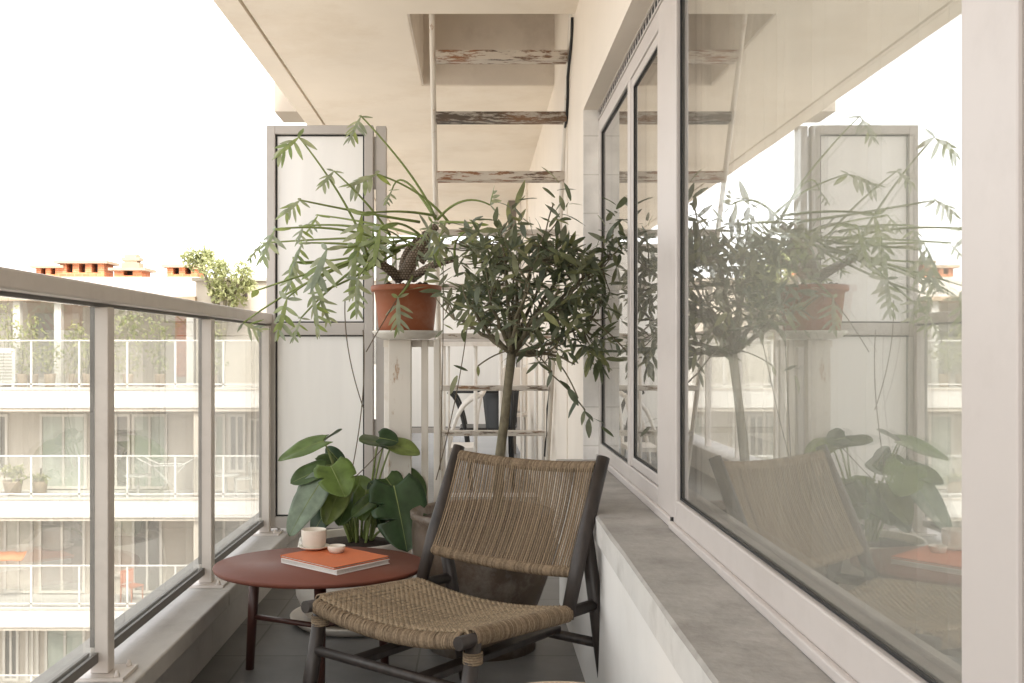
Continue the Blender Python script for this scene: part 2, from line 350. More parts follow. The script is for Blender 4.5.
# right-hand wall with window opening, sill, lintel
WY0, WY1 = .75, 4.39
t = thing('balcony_wall', 'white plastered balcony wall under and around the windows on the right', 'wall')
b = MB(); b.box((.362, BACK, FL), (.60, WY1, .367)); b.build('wall', M['wall'], t)
b = MB()
b.box((.467, WY1+.012, FL), (.62, FAR, CEIL)); b.box((.467, WY0, 1.985), (.62, WY1+.012, CEIL)); b.box((.467, BACK, .45), (.62, WY0, CEIL))
b.box((.452, 9.2, FL), (.467, 9.5, CEIL-.002)); b.box((.462, 5.15, FL), (.467, 5.6, CEIL-.15))
b.build('wall_face', M['wall_cream'], t)
b = MB(); b.box((.467, WY1, .449), (.60, WY1+.012, 1.985)); b.build('reveal', M['tile_white'], t)
b = MB()
NS = 46
y0, y1 = BACK, WY1+.03
for i in range(NS+1):
    y = y0 + (y1-y0)*i/NS
    for (x, z) in ((.348+.0025*mnoise.noise(V((0,y*5,0))), .369), (.346+.004*mnoise.noise(V((3,y*6,0))), .440+.003*mnoise.noise(V((9,y*4,0)))), (.352+.003*mnoise.noise(V((5,y*7,0))), .447), (.60, .449)):
        b.v.append(V((x, y, z)))
for i in range(NS):
    for j in range(3):
        a = i*4+j; b.face((a, a+1, a+5, a+4), 1 if j == 0 else 0)
b.face((NS*4, NS*4+1, NS*4+2, NS*4+3), 1)
sl = b.build('sill', [M['sill'], M['sill_lip']], t)
sl.data.materials[0] = M['sill']

# ================================================================== window unit
t = thing('window', 'long warm grey window with two small casements and one large fixed pane', 'window')
FX = .533; GX = .546
def frame_rect(bm, y0, y1, z0, z1, fw, x0, x1, fwb=None, fwt=None, fwl=None, fwr=None):
    fb = fwb or fw; ft = fwt or fw; fl = fwl or fw; fr = fwr or fw
    bm.box((x0, y0, z0), (x1, y0+fl, z1)); bm.box((x0, y1-fr, z0), (x1, y1, z1))
    bm.box((x0, y0+fl, z0), (x1, y1-fr, z0+fb)); bm.box((x0, y0+fl, z1-ft), (x1, y1-fr, z1))
# outer frame, far part (two casements) and near part (big pane)
b = MB()
frame_rect(b, 2.705, WY1, .449, 1.935, .07, FX, .60, fwb=.075, fwt=.06, fwl=.24, fwr=.055)
b.box((FX, 3.484, .524), (.60, 3.545, 1.875))
b.box((FX-.012, 2.705, .4495), (FX, WY1, .475))
b.build('frame', M['frame'], t, bevel=.004)
b = MB()
frame_rect(b, .978, 2.695, .449, 1.935, .08, FX-.004, .60, fwb=.082, fwt=.06, fwl=.117, fwr=.035)
b.box((FX-.018, .985, .4495), (FX-.004, 2.695, .470))
b.build('frame', M['frame'], t, bevel=.004)
b = MB(); b.box((FX+.0, WY0+.002, .4495), (.61, .966, 1.935)); b.build('frame', M['frame'], t, bevel=.003)
# opening sash of the nearer casement
b = MB(); frame_rect(b, 2.948, 3.481, .527, 1.873, .032, FX+.004, .596); b.build('sash', M['frame'], t, bevel=.004)
def pane(y0, y1, z0, z1, gname='pane'):
    g_ = MB(); g_.box((GX, y0, z0), (GX+.016, y1, z1)); o = g_.build(gname, M['glass_win'], t)
    k = MB(); w = .005
    frame_rect(k, y0+.001, y1-.001, z0+.001, z1-.001, w, GX-.006, GX-.001); k.build('gasket', M['rubber'], o if False else t)
pane(1.10, 2.66, .531, 1.875); pane(3.545, 4.335, .524, 1.875); pane(2.98, 3.449, .559, 1.841)
# vent strip along the head: rail with slots, black backing stands in for the shade inside
b = MB()
b.box((FX-.002, WY0, 1.937), (.60, WY1, 1.9445)); b.box((FX-.002, WY0, 1.976), (.60, WY1, 1.9845)); b.box((FX+.004, WY0, 1.9445), (.60, WY1, 1.976), 1)
y = WY0+.02
while y < WY1-.03:
    b.box((FX+.001, y, 1.9445), (FX+.0030, y+.009, 1.976)); y += .052
b.build('vent', [M['frame'], M['rubber']], t)
b = MB(); b.box((FX-.010, 2.693, .452), (FX+.002, 2.707, .478)); b.build('drain_gap', M['rubber'], t)

# room behind the glass
t = thing('living_room', 'dim plain room interior behind the window glass', 'room')
b = MB(); b.box((.61, BACK, -.1), (5, 5.0, 0)); b.build('room_floor', M['room'], t)
b = MB(); b.box((4.9, BACK, 0), (5, -1.0, T)); b.box((4.9, 4.6, 0), (5, 5.0, T)); b.box((4.9, -1.0, 2.35), (5, 4.6, T)); b.box((4.9, -1.0, 0), (5, 4.6, .3)); b.box((.62, 4.9, 0), (4.9, 5.0, T)); b.box((.62, BACK, 0), (4.9, BACK+.1, T)); b.build('room_wall', M['room'], t)  # far side left open, an invented opening so daylight brightens room and curtain
b = MB(); b.box((.62, BACK+.1, CEIL+.1), (4.9, 4.9, T)); b.build('room_ceiling', M['room'], t)
def curtain(y0, y1, label, seed):
    b = MB(); n = int((y1-y0)/.012); zs = [.06, .5, 1.0, 1.5, 2.0, 2.45]
    for i in range(n+1):
        y = y0+(y1-y0)*i/n
        for j, z in enumerate(zs):
            w = .028*math.sin(y*52+1.3*math.sin(y*9+seed)+.15*j) + .012*math.sin(y*23+seed)
            b.v.append(V((.70+w, y, z)))
    k = len(zs)
    for i in range(n):
        for j in range(k-1): a = i*k+j; b.face((a, a+1, a+1+k, a+k), 0, True)
    return tag(b.build('curtain', M['curtain']), label, 'curtain')
curtain(2.72, 4.75, 'sheer white curtain gathered behind the two small casement windows', 2.)
curtain(.62, 2.69, 'sheer white curtain drawn across behind the large window pane', 5.)

# ================================================================== glass balustrade
t = thing('glass_balustrade', 'grey metal balustrade with clear glass panes along the open left side', 'balustrade')
RX = -1.0
posts = [-1.5, -.47, .58, 1.62, 2.67, 3.70, 4.72]
b = MB(); b.box((RX-.030, BACK, 1.055), (RX+.030, 4.80, 1.101)); b.build('handrail', M['alu_rail'], t, bevel=.006)
b = MB(); b.box((RX-.026, BACK, 1.0455), (RX-.006, 4.80, 1.0545)); b.build('rail_channel', M['alu_dark'], t)
for y in posts:
    b = MB(); b.box((RX-.024, y-.024, .0735), (RX+.024, y+.024, 1.044)); po = b.build('post', M['alu_rail'], t, bevel=.003)
    if y > 0:
        b = MB(); b.box((RX-.05, y-.06, .064), (RX+.075, y+.06, .073)); bo = b.build('base_plate', M['alu_rail'], po)
        for sx, sy in ((.055,.045),(.055,-.045)):
            b = MB(); b.lathe([(.008,0),(.008,.006),(.005,.009),(.005,.016),(0,.016)], (RX+sx, y+sy, .0731), 8); b.build('bolt', M['alu_rail'], po)
for y0, y1 in zip([BACK]+posts, posts):
    if y1 < 0: continue
    b = MB(); b.box((RX-.024, y0+.026, .1125), (RX-.010, y1-.026, 1.044)); b.build('pane', M['glass_rail'], t)
    b = MB(); b.box((RX-.033, y0+.026, .112), (RX-.0245, y1-.026, .130)); b.box((RX-.0095, y0+.026, .112), (RX-.001, y1-.026, .130)); b.box((RX-.033, y0+.026, .104), (RX-.001, y1-.026, .112))
    b.build('bottom_track', M['alu_dark'], t)
    b = MB(); b.box((RX-.0239, y1-.0255, .143), (RX-.012, y1-.0242, 1.044)); b.build('gasket', M['rubber'], t)
# next flat's stretch of balustrade
t = thing('glass_balustrade', 'far stretch of the grey glass balustrade beyond the privacy screen', 'balustrade')
b = MB(); b.box((RX-.032, 4.9, 1.062), (RX+.032, 13.5, 1.101)); b.build('handrail', M['alu_rail'], t)
for i in range(8):
    y = 5.9+i*1.05
    b = MB(); b.box((RX-.024, y-.024, .064), (RX+.024, y+.024, 1.062)); b.build('post', M['alu_rail'], t)
    b = MB(); b.box((RX-.007, y-1.02, .13), (RX+.007, y-.03, 1.062)); b.build('pane', M['glass_rail'], t)

# ================================================================== privacy screens
def screen(label, x0, x1, y, z0, z1, zt, side_post):
    t = thing('privacy_screen', label, 'screen', ((x0+x1)/2, y, z0), 'frosted privacy screens across the balcony')
    b = MB(); fw = .042
    b.box((x0, y-.025, z0), (x0+fw, y+.025, z1)); b.box((x1-fw, y-.025, z0), (x1, y+.025, z1))
    b.box((x0+fw, y-.025, z0), (x1-fw, y+.025, z0+.055)); b.box((x0+fw, y-.025, z1-fw), (x1-fw, y+.025, z1))
    b.box((x0+fw, y-.025, zt-.028), (x1-fw, y+.025, zt+.028))
    b.build('frame', M['alu'], t, bevel=.003)
    if side_post:
        b = MB(); b.box((x1+.012, y-.01, z0-.09), (x1+.06, y+.05, z1)); b.build('post', M['alu'], t, bevel=.003)
        b = MB(); b.box((x1, y-.005, z1-.3), (x1+.012, y+.015, z1-.05)); b.build('hinge', M['alu'], t); b = MB(); b.box((x1, y-.005, .5), (x1+.012, y+.015, .6)); b.build('hinge', M['alu'], t)
    for za, zb in ((z0+.056, zt-.029), (zt+.029, z1-fw-.001)):
        b = MB(); b.box((x0+fw+.001, y-.006, za), (x1-fw-.001, y+.002, zb))
        b.mi = [1, 1, 0, 1, 1, 1]
        b.build('pane', [M['frost'], M['clear']], t)
        b = MB(); xa, xb = x0+fw+.0005, x1-fw-.0005; w = .007
        b.box((xa, y-.012, za), (xa+w, y-.007, zb)); b.box((xb-w, y-.012, za), (xb, y-.007, zb)); b.box((xa+w, y-.012, za), (xb-w, y-.007, za+w)); b.box((xa+w, y-.012, zb-w), (xb-w, y-.007, zb))
        b.build('gasket', M['rubber'], t)
    return t
screen('near frosted glass privacy screen in a grey frame behind the monstera', -.998, -.492, 4.76, .085, 1.995, 1.03, True)
screen('far frosted glass privacy screen behind the iron balustrade', -.87, .45, 10.2, .085, 2.01, 1.03, False)

# ================================================================== escape ladder
t = thing('escape_ladder', 'old flaking timber and iron ladder rising through the ceiling hatch', 'ladder', (0, 6.4, 0))
rung_px = [(57, 436, 567), (118, 436, 566), (177, 437, 564), (233, 438, 561), (287, 439, 556), (336, 440, 552), (388, 440, 548), (433, 441, 545)]
d0 = 5.0; gy = .16
def lad(k): return d0 + gy*k
for i, (py, xa, xb) in enumerate(rung_px):
    d = lad(i); A = P(xa, py, d); B_ = P(xb, py, d)
    b = MB(); hh = .024 if i < 3 else .015
    b.box((A.x, d-.045, A.z-hh), (B_.x, d+.045, A.z+hh)); b.build('rung', (M['peel_wood'] if i % 2 == 0 else M['peel_rung2']) if i < 3 else M['peel_low'], t, bevel=.003)
for xs, nm in ((-.222, 0), (.462, 1)):
    pts = []
    for i in range(-2, 11):
        d = lad(i)
        z = 2.395 - .285*(i) if i > 0 else 2.395-.30*i
        if z < 0: break
        pts.append(V((xs*(1 if not nm else 1-.007*i), d, z)))
    pts = [p for p in pts if p.z < 3.1]
    last = pts[-1]; pts.append(V((last.x, last.y+.16, FL)))
    b = MB(); b.tube(pts, .014, 8); b.build('stringer', M['peel_white'], t)
b = MB(); pts = []
for k in range(30):
    s = k/29; d = 4.80+s*1.9
    pts.append(V((.457+.004*math.sin(k*1.7), d, 2.525-2.3*s+.01*math.sin(k*2.3))))
b.tube(pts, .008, 6); tag(b.build('cable', M['cable']), 'thin black cable running down the white wall beside the ladder', 'cable')

# column far along the passage
b = MB(); b.box((.335, 10.7, FL), (.42, 10.8, CEIL-.001)); tag(b.build('column', M['post']), 'slim grey brown post standing under the ceiling at the far end', 'post')

# ================================================================== iron balustrade and chairs beyond
t = thing('iron_balustrade', 'low white iron balustrade with thin bars below the ladder', 'balustrade', (.1, 6.75, 0))
gd = 6.75
b = MB(); b.box((-.25, gd-.02, .955), (.455, gd+.02, .985)); b.build('top_rail', M['white_metal'], t)
b = MB(); b.box((-.25, gd-.015, -.06), (.455, gd+.015, -.035)); b.build('bottom_rail', M['white_metal'], t)
for x in (-.225, -.01, .16, .40, .448):
    b = MB(); b.tube([(x, gd, -.035), (x, gd, .956)], .013 if x < .44 else .011, 8); b.build('bar', M['white_metal'], t)
for x in (-.19, .30):
    b = MB(); b.tube([(x, gd+.01, FL), (x, gd+.01, .956)], .007, 8); b.build('bar', M['white_metal'], t)
# white bentwood style metal chair
t = thing('garden_chair', 'white tubular garden chair with arched arms behind the iron balustrade', 'chair', (-.1, 7.4, 0))
def arc(p0, p1, p2, n=12):
    p0, p1, p2 = V(p0), V(p1), V(p2)
    return [(1-s)**2*p0+2*s*(1-s)*p1+s*s*p2 for s in [i/n for i in range(n+1)]]
for yy in (7.15, 7.6):
    b = MB(); b.tube(arc((-.22, yy, FL), (-.24, yy, .56), (.03, yy, .60)), .014, 8); b.build('arm', M['white_metal'], t)
    b = MB(); b.tube(arc((.03, yy, .60), (-.03, yy, .40), (-.01, yy, FL)), .013, 8); b.build('leg', M['white_metal'], t)
b = MB(); b.box((-.22, 7.16, .20), (.0, 7.59, .23)); b.build('seat', M['white_metal'], t)
b = MB(); b.tube(arc((.03, 7.15, .60), (.08, 7.37, .66), (.03, 7.6, .60)), .014, 8); b.build('backrest', M['white_metal'], t)
# black chair
t = thing('armchair', 'black plastic armchair standing behind the iron balustrade', 'chair', (.15, 8.1, 0))
b = MB()
for i in range(9):
    s = i/8; z = .28+.33*s
    w = .115+.035*s
    for j in range(9):
        u = j/8*2-1; b.v.append(V((.19+u*w*1.0, 7.95+.10*s-.05*(1-u*u)+.0, z)))
for i in range(8):
    for j in range(8): a = i*9+j; b.face((a, a+1, a+10, a+9), 0, True)
o = b.build('backrest', M['black_plastic'], t); o.modifiers.new('s', 'SOLIDIFY').thickness = .018
b = MB(); b.box((-.14, 7.95, .28), (.30, 8.40, .31)); b.build('seat', M['black_plastic'], t, bevel=.01)
for yy in (7.93, 8.42):
    b = MB(); b.tube(arc((-.23, yy, .60), (-.08, yy, .54), (-.05, yy, FL)), .016, 8); b.build('leg', M['black_plastic'], t)
    b = MB(); b.tube([(.29, yy, FL), (.27, yy, .36), (.28, yy, .60)], .014, 8); b.build('leg', M['black_plastic'], t)
    b = MB(); b.tube([(-.23, yy, .60), (.28, yy, .60)], .013, 8); b.build('arm', M['black_plastic'], t)
# potted grey seat cushion shape (light grey chair back at right of it)
t = thing('folding_chair', 'pale grey folding chair leaning by the white wall beyond the ladder', 'chair', (.36, 8.6, 0))
b = MB(); b.box((.22, 8.6, .40), (.43, 8.63, .78)); b.build('backrest', M['shaft'], t, bevel=.02)
for x in (.24, .41):
    b = MB(); b.tube([(x, 8.45, FL), (x, 8.66, .80)], .011, 6); b.build('leg', M['white_metal'], t)
b = MB(); b.box((.23, 8.35, .37), (.42, 8.60, .39)); b.build('seat', M['shaft'], t)

# ================================================================== plant stand with tray
PD = 4.14
t = thing('plant_stand', 'white flaking plant stand with an oval tray top carrying the terracotta pot', 'stand', (-.29, PD, 0))
tz = P(405, 331, PD).z
b = MB(); c = (-.293, PD, tz-.034)
b.lathe([(.09,0),(.10,.002),(.120,.010),(.137,.024),(.143,.034),(.138,.035),(.128,.024),(.116,.018),(0,.017)], c, 48, sy=.95); b.build('tray', M['tray'], t)
zt = tz-.036
b = MB(); b.box((-.365, PD-.02, FL), (-.272, PD+.03, zt)); b.build('leg', M['peel_white'], t, bevel=.003)
for x0, w, y in ((-.232, .028, .02), (-.178, .024, -.03)):
    b = MB(); b.box((x0, PD+y, FL), (x0+w, PD+y+.028, zt)); b.build('leg', M['peel_white'], t, bevel=.003)
b = MB(); b.box((-.39, PD+.05, FL), (-.368, PD+.075, zt)); b.build('leg', M['white_metal'], t, bevel=.003)
b = MB(); b.box((-.39, PD+.03, zt-.03), (-.155, PD+.05, zt-.001)); b.build('apron', M['peel_white'], t)

# ================================================================== leaves
def blade(bm, p0, p1, width, nrm, kind='lance', fold=.25, droop=.15, nu=6, nv=2, notch=None, m=0, wav=0.0):
    """one leaf blade from base p0 to tip p1; nrm the upper side; returns nothing"""
    p0, p1 = V(p0), V(p1); a = p1-p0; Ln = a.length
    if Ln < 1e-6: return
    a = a/Ln; n = V(nrm); n = n-a*n.dot(a)
    n = n.normalized() if n.length > 1e-6 else a.orthogonal().normalized()
    s = a.cross(n); n0 = len(bm.v); hw = width/2
    ph = rnd.random()*6
    for i in range(nu+1):
        u = i/nu
        if kind == 'lance': w = math.sin(math.pi*min(1, u*.93+.035))**.8*(1-.25*u)
        elif kind == 'heart':
            w = (math.sin(math.pi*(u*.86+.14)) ** .55)*(1-.12*u) if u < .999 else 0
            if u < .08: w *= .92
        else: w = math.sin(math.pi*(u*.9+.06))
        for j in range(-nv, nv+1):
            v = j/nv; ww = w
            if notch and abs(v) > .5:
                for (nu_, dep, sd) in notch:
                    if sd*v > 0: ww *= 1-dep*math.exp(-((u-nu_)/.022)**2)*(abs(v)-.4)/.6
            x = u*Ln
            if kind == 'heart': x -= .16*Ln*(abs(v)**1.5)*(1-u)*(1 if u < .5 else .6) - .0; 
            up = fold*hw*w*(abs(v))-droop*Ln*u*u - .25*droop*Ln*abs(v)**2*w + wav*hw*math.sin(u*9+ph+v*2)*abs(v)
            bm.v.append(p0 + a*x + s*(v*hw*ww) + n*up)
    k = 2*nv+1
    for i in range(nu):
        for j in range(k-1):
            q = n0+i*k+j; bm.face((q, q+1, q+k+1, q+k), m, True)
def bez(a, b_, c, n=10):
    a, b_, c = V(a), V(b_), V(c)
    return [(1-s)**2*a+2*s*(1-s)*b_+s*s*c for s in [i/n for i in range(n+1)]]

# ---- philodendron in the terracotta pot
t = thing('potted_philodendron', 'terracotta pot with a sprawling lobed philodendron on the tray stand', 'potted plant', (-.293, PD, tz-.016))
b = MB(); pz = tz-.0165; c = (-.293, PD, pz)
b.lathe([(.108,0),(.112,.004),(.122,.10),(.130,.178),(.144,.179),(.146,.184),(.146,.200),(.141,.203),(.134,.200),(.130,.17),(0,.17)], c, 48); b.build('pot', M['terracotta'], t)
b = MB(); k0 = len(b.v)
b.lathe([(.128,.168),(.125,.182),(.09,.192),(.04,.198),(0,.20)], c, 24)
for i in range(46):
    a = rnd.random()*6.28; r = rnd.random()**.5*.115
    p = V(c)+V((r*math.cos(a), r*math.sin(a), .186+rnd.random()*.02)); s = .006+.010*rnd.random()
    b.lathe([(0,-s),(s*.8,-s*.5),(s,0),(s*.7,s*.6),(0,s)], p, 6)
b.build('soil', M['soil'], t)
b = MB()
def stem_path(pts, r0, r1):
    n = 26; out = []; rr = []
    Q = [P(x, y, PD+dd) for x, y, dd in pts]
    for i in range(n+1):
        s = i/n
        if len(Q) == 3: p = (1-s)**2*Q[0]+2*s*(1-s)*Q[1]+s*s*Q[2]
        out.append(p); rr.append((r0+(r1-r0)*s)*(1+.13*(i % 2)))
    b.tube(out, rr, 10)
stem_path([(404,279,0),(414,250,-.02),(436,226,.02)], .030, .014)
stem_path([(400,279,.01),(388,266,-.06),(366,257,-.10)], .022, .013)
stem_path([(412,279,-.02),(428,264,-.08),(458,258,-.10)], .018, .012)
stem_path([(405,279,.03),(398,255,.05),(420,238,.06)], .020, .012)
stem_path([(420,262,.0),(432,248,.0),(424,232,.02)], .018, .012)
b.build('stem', M['caudex'], t)
bp_ = MB(); bl = MB()
def lobed(base, tip, width, nrm, bend=.25, lobes=6):
    """deeply cut leaf: narrow midrib blade with finger lobes on both sides"""
    base, tip = V(base), V(tip); a = tip-base; Ln = a.length; a.normalize()
    n = V(nrm); n = (n-a*n.dot(a)).normalized(); s = a.cross(n)
    blade(bl, base, tip, width*.21, n, 'lance', .1, bend*.5, 6, 1)
    for i in range(lobes):
        u = .02+.72*i/(lobes-1)
        for sg in (-1, 1):
            l = width*.62*(1.0-.55*abs(u-.25))*rnd.uniform(.75, 1.15)
            ang = R(rnd.uniform(62, 82)-48*u) if i else R(rnd.uniform(105, 135))
            dirv = a*math.cos(ang)+s*sg*math.sin(ang)
            p = base+a*(u*Ln)-n*(bend*.5*Ln*u*u)
            q = p+dirv*l-n*(l*rnd.uniform(.15, .5))
            blade(bl, p-a*(.0), q, width*rnd.uniform(.13, .19), n, 'lance', .15, .14, 5, 1)
# petioles: start, control, end (pixels), depth offsets, then leaf tip pixel + width
pet = [
 ((436,220,.02),(420,178,0),(361,116,-.05),(346,140),.105),
 ((450,224,.03),(425,190,.0),(377,174,-.10),(346,186),.15),
 ((365,245,-.08),(345,195,-.15),(299,137,-.22),(273,156),.14),
 ((390,235,-.02),(372,205,-.1),(334,171,-.20),(320,186),.10),
 ((420,222,0),(360,213,-.10),(300,200,-.25),(282,214),.11),
 ((436,216,.02),(400,208,-.15),(362,214,-.28),(356,262),.14),
 ((395,245,-.05),(345,222,-.2),(275,229,-.3),(257,262),.13),
 ((380,232,-.02),(345,222,.05),(303,226,.05),(297,243),.09),
 ((385,248,-.05),(340,242,-.1),(302,243,-.12),(287,273),.11),
 ((405,240,-.04),(365,246,-.3),(327,249,-.4),(309,292),.17),
 ((405,246,-.05),(340,262,-.15),(258,290,-.25),(252,296),.04),
 ((398,250,-.04),(320,266,-.25),(243,323,-.30),(262,330),.10),
 ((370,256,-.1),(322,268,-.3),(287,298,-.40),(274,340),.13),
 ((370,257,-.1),(335,262,-.25),(312,286,-.35),(316,338),.12),
 ((368,256,-.1),(362,236,-.2),(355,246,-.30),(350,300),.15),
 ((395,247,-.04),(372,255,-.3),(358,278,-.38),(357,318),.11),
 ((412,276,-.06),(408,288,-.2),(398,297,-.20),(398,334),.115),
 ((437,220,.02),(462,190,.0),(490,205,-.05),(492,190),.10),
 ((440,222,0),(470,222,-.1),(478,224,-.12),(470,250),.10),
 ((440,226,0),(450,215,-.2),(440,236,-.25),(434,262),.12),
 ((425,240,-.05),(400,214,-.25),(380,228,-.30),(372,268),.13),
 ((420,236,0),(375,222,.15),(318,215,.2),(306,232),.09),
 ((415,238,0),(360,236,.15),(262,243,.1),(246,262),.07),
 ((410,244,-.05),(352,262,-.05),(297,262,-.1),(284,292),.12),
 ((455,258,-.1),(452,238,-.15),(466,232,-.15),(474,256),.10),
 ((372,256,-.1),(330,285,-.15),(301,318,-.2),(291,342),.08),
 ((436,220,.02),(400,160,.1),(392,190,.1),(384,204),.07),
 ((400,250,-.04),(345,285,-.2),(318,292,-.3),(330,325),.09),
]
for (sa, ct, en, tp, w) in pet:
    A = P(sa[0], sa[1], PD+sa[2]); C_ = P(ct[0], ct[1], PD+ct[2]); E = P(en[0], en[1], PD+en[2])
    bp_.tube(bez(A, C_, E, 12), [.0062-.0030*i/12 for i in range(13)], 6)
    Tp = P(tp[0], tp[1], PD+en[2]-.03-.03*rnd.random())
    nrm = V((rnd.uniform(-.55, .25), -.75, rnd.uniform(.2, .8)))
    if w > .05: lobed(E, Tp, w*.95, nrm, rnd.uniform(.12, .3), 5 if w > .1 else 4)
    else: blade(bl, E, Tp, .03, nrm)
# drooping older leaves and short young stalks around the crown
for i in range(9):
    sx, sy = rnd.uniform(385, 440), rnd.uniform(232, 252)
    ex, ey = sx+rnd.uniform(-45, 30), sy+rnd.uniform(-26, 18)
    d1 = rnd.uniform(-.28, .22)
    A = P(sx, sy, PD); E = P(ex, ey, PD+d1)
    bp_.tube(bez(A, (A+E)/2+V((0,0,.05)), E, 8), .0032, 5)
    lobed(E, E+V((rnd.uniform(-.06,.03), rnd.uniform(-.06,.04), -rnd.uniform(.06,.13))), rnd.uniform(.06,.1), (rnd.uniform(-.5,.5), -.8, .4), .2, 4)
bp_.build('petiole', M['petiole'], t); bl.build('foliage', M['leaf_phil'], t)
b = MB()
for pts in ([(345,300,-.3),(343,350,-.3),(364,410,-.3)], [(443,262,-.08),(444,330,-.17),(440,470,-.2)], [(470,300,-.12),(463,380,-.2),(436,480,-.2)], [(416,268,-.1),(385,318,-.25),(366,352,-.25)], [(363,330,-.3),(368,390,-.3),(352,470,-.28)]):
    b.tube(bez(*[P(x, y, PD+q) for x, y, q in pts], n=16), .0022, 5)
b.build('root', M['root'], t)

# ---- small tree in the big old pot
TD = 3.76
tx = P(500, 500, TD).x
t = thing('potted_tree', 'slender green leafed small tree in a large weathered brown pot behind the chair', 'potted tree', (.03, TD, 0))
b = MB(); b.lathe([(.19,.0),(.205,.01),(.245,.12),(.262,.22),(.266,.30),(.262,.335),(.27,.345),(.272,.365),(.262,.37),(.246,.36),(.24,.32),(0,.315)], (.02, TD, FL+.14), 56); b.lathe([(.20,-.14),(.20,-.02),(.19,.02),(0,.02)], (.02, TD, FL+.14), 48); b.build('pot', M['old_pot'], t)
b = MB(); b.lathe([(.242,.31),(.235,.335),(.1,.345),(0,.35)], (.02, TD, FL+.14), 32); b.build('soil', M['soil'], t)
b = MB(); tw = MB()
trunk = [P(497,520,TD), P(500,455,TD), P(505,415,TD-.01), P(508,385,TD), P(512,352,TD)]
trunk = [V((trunk[0].x, TD, FL+.45))]+trunk[1:]
b.tube(trunk, [.022,.0185,.017,.0165,.018], 12)
fork = P(512, 354, TD)
blobs = [((530,284),(70,58),.28,1.0), ((592,268),(24,32),.15,.25), ((472,275),(34,48),.2,.4), ((588,272),(38,40),.2,.4), ((520,245),(55,32),.2,.45), ((500,320),(36,18),.15,.30), ((570,345),(32,26),.12,.40)]
ends = []
limbs = [(462,285,-.1),(480,250,.08),(500,232,-.05),(520,240,.15),(545,235,-.12),(575,250,.05),(600,270,-.05),(560,290,-.2),(590,320,.02),(530,285,-.22),(490,300,-.15),(515,270,.22),(455,320,.02),(560,345,-.05),(575,365,-.02),(550,262,.18),(610,258,.02)]
for (x, y, dd) in limbs:
    E = P(x, y, TD+dd); mid = fork*.45+E*.55+V((rnd.uniform(-.05,.05), rnd.uniform(-.05,.05), rnd.uniform(-.06,.05)))
    pts = bez(fork, mid, E, 10)
    pts = [p+V((rnd.uniform(-1,1), rnd.uniform(-1,1), rnd.uniform(-1,1)))*.006*(i > 0) for i, p in enumerate(pts)]
    b.tube(pts, [.0105-.0078*i/10 for i in range(11)], 7)
    ends.append(pts)
lf = MB()
def spray(p, dirv, n, L0):
    d_ = V(dirv).normalized()
    for i in range(n):
        s = i/max(1, n-1); q = p+d_*(.085*s)
        az = i*2.4+rnd.random()
        o1 = d_.orthogonal().normalized(); o2 = d_.cross(o1)
        out = (o1*math.cos(az)+o2*math.sin(az))*.9+d_*(.35+.5*s)+V((0,0,-.10))
        Ln = L0*rnd.uniform(.6, 1.2)
        tip = q+out.normalized()*Ln
        blade(lf, q, tip, Ln*rnd.uniform(.26, .36), V((rnd.uniform(-.8,.8), rnd.uniform(-1.3,.3), .8)), 'lance', .25, rnd.uniform(.05,.35), 5, 1, wav=.08)
for (c, hs, hd, wgt) in blobs:
    for ci in range(int(17*wgt+.5)):
        while True:
            q = V((rnd.uniform(-1,1), rnd.uniform(-1,1), rnd.uniform(-1,1)))
            if q.length < 1: break
        cen = P(c[0]+q.x*hs[0], c[1]-q.z*hs[1], TD+q.y*hd)
        for k in range(rnd.randint(2, 4)):
            pt = cen+V((rnd.gauss(0,.028), rnd.gauss(0,.035), rnd.gauss(0,.028)))
            best = min((p for l in ends for p in l[3:]), key=lambda p: (p-pt).length)
            if (best-pt).length > .22: pt = best+(pt-best).normalized()*.22
            b.tube(bez(best, (best+pt)/2+V((0,0,-.015)), pt, 4), [.0034,.003,.0026,.0022,.0018], 4, cap=False)
            spray(pt, (pt-best)+V((0,0,.02)), rnd.randint(4, 7), .076)
# short shoots low on the limbs
for l in ends:
    for k in range(2):
        p = l[rnd.randint(3, 6)]; q = p+V((rnd.uniform(-.07,.07), rnd.uniform(-.12,.05), rnd.uniform(-.02,.07)))
        b.tube([p, q], .0022, 4, cap=False); spray(q, q-p, rnd.randint(3, 5), .07)
# a few single outlying shoots
for (x0,y0,x1,y1,dd,n) in ((512,350,478,366,-.05,3),(520,340,552,372,-.05,3),(560,365,578,398,-.05,4),(590,318,632,358,-.05,2),(545,235,553,205,0,4),(600,268,622,250,0,5),(478,255,455,240,0,4),(548,372,585,410,-.04,3),(455,320,447,300,0,4)):
    A = P(x0,y0,TD+dd); E = P(x1,y1,TD+dd-.03); b.tube(bez(A,(A+E)/2+V((0,0,.02)),E,6), .0028, 5)
    if n: spray(E, E-A, n, .076)
b.build('trunk', M['bark'], t); lf.build('crown', M['leaf_olive'], t)

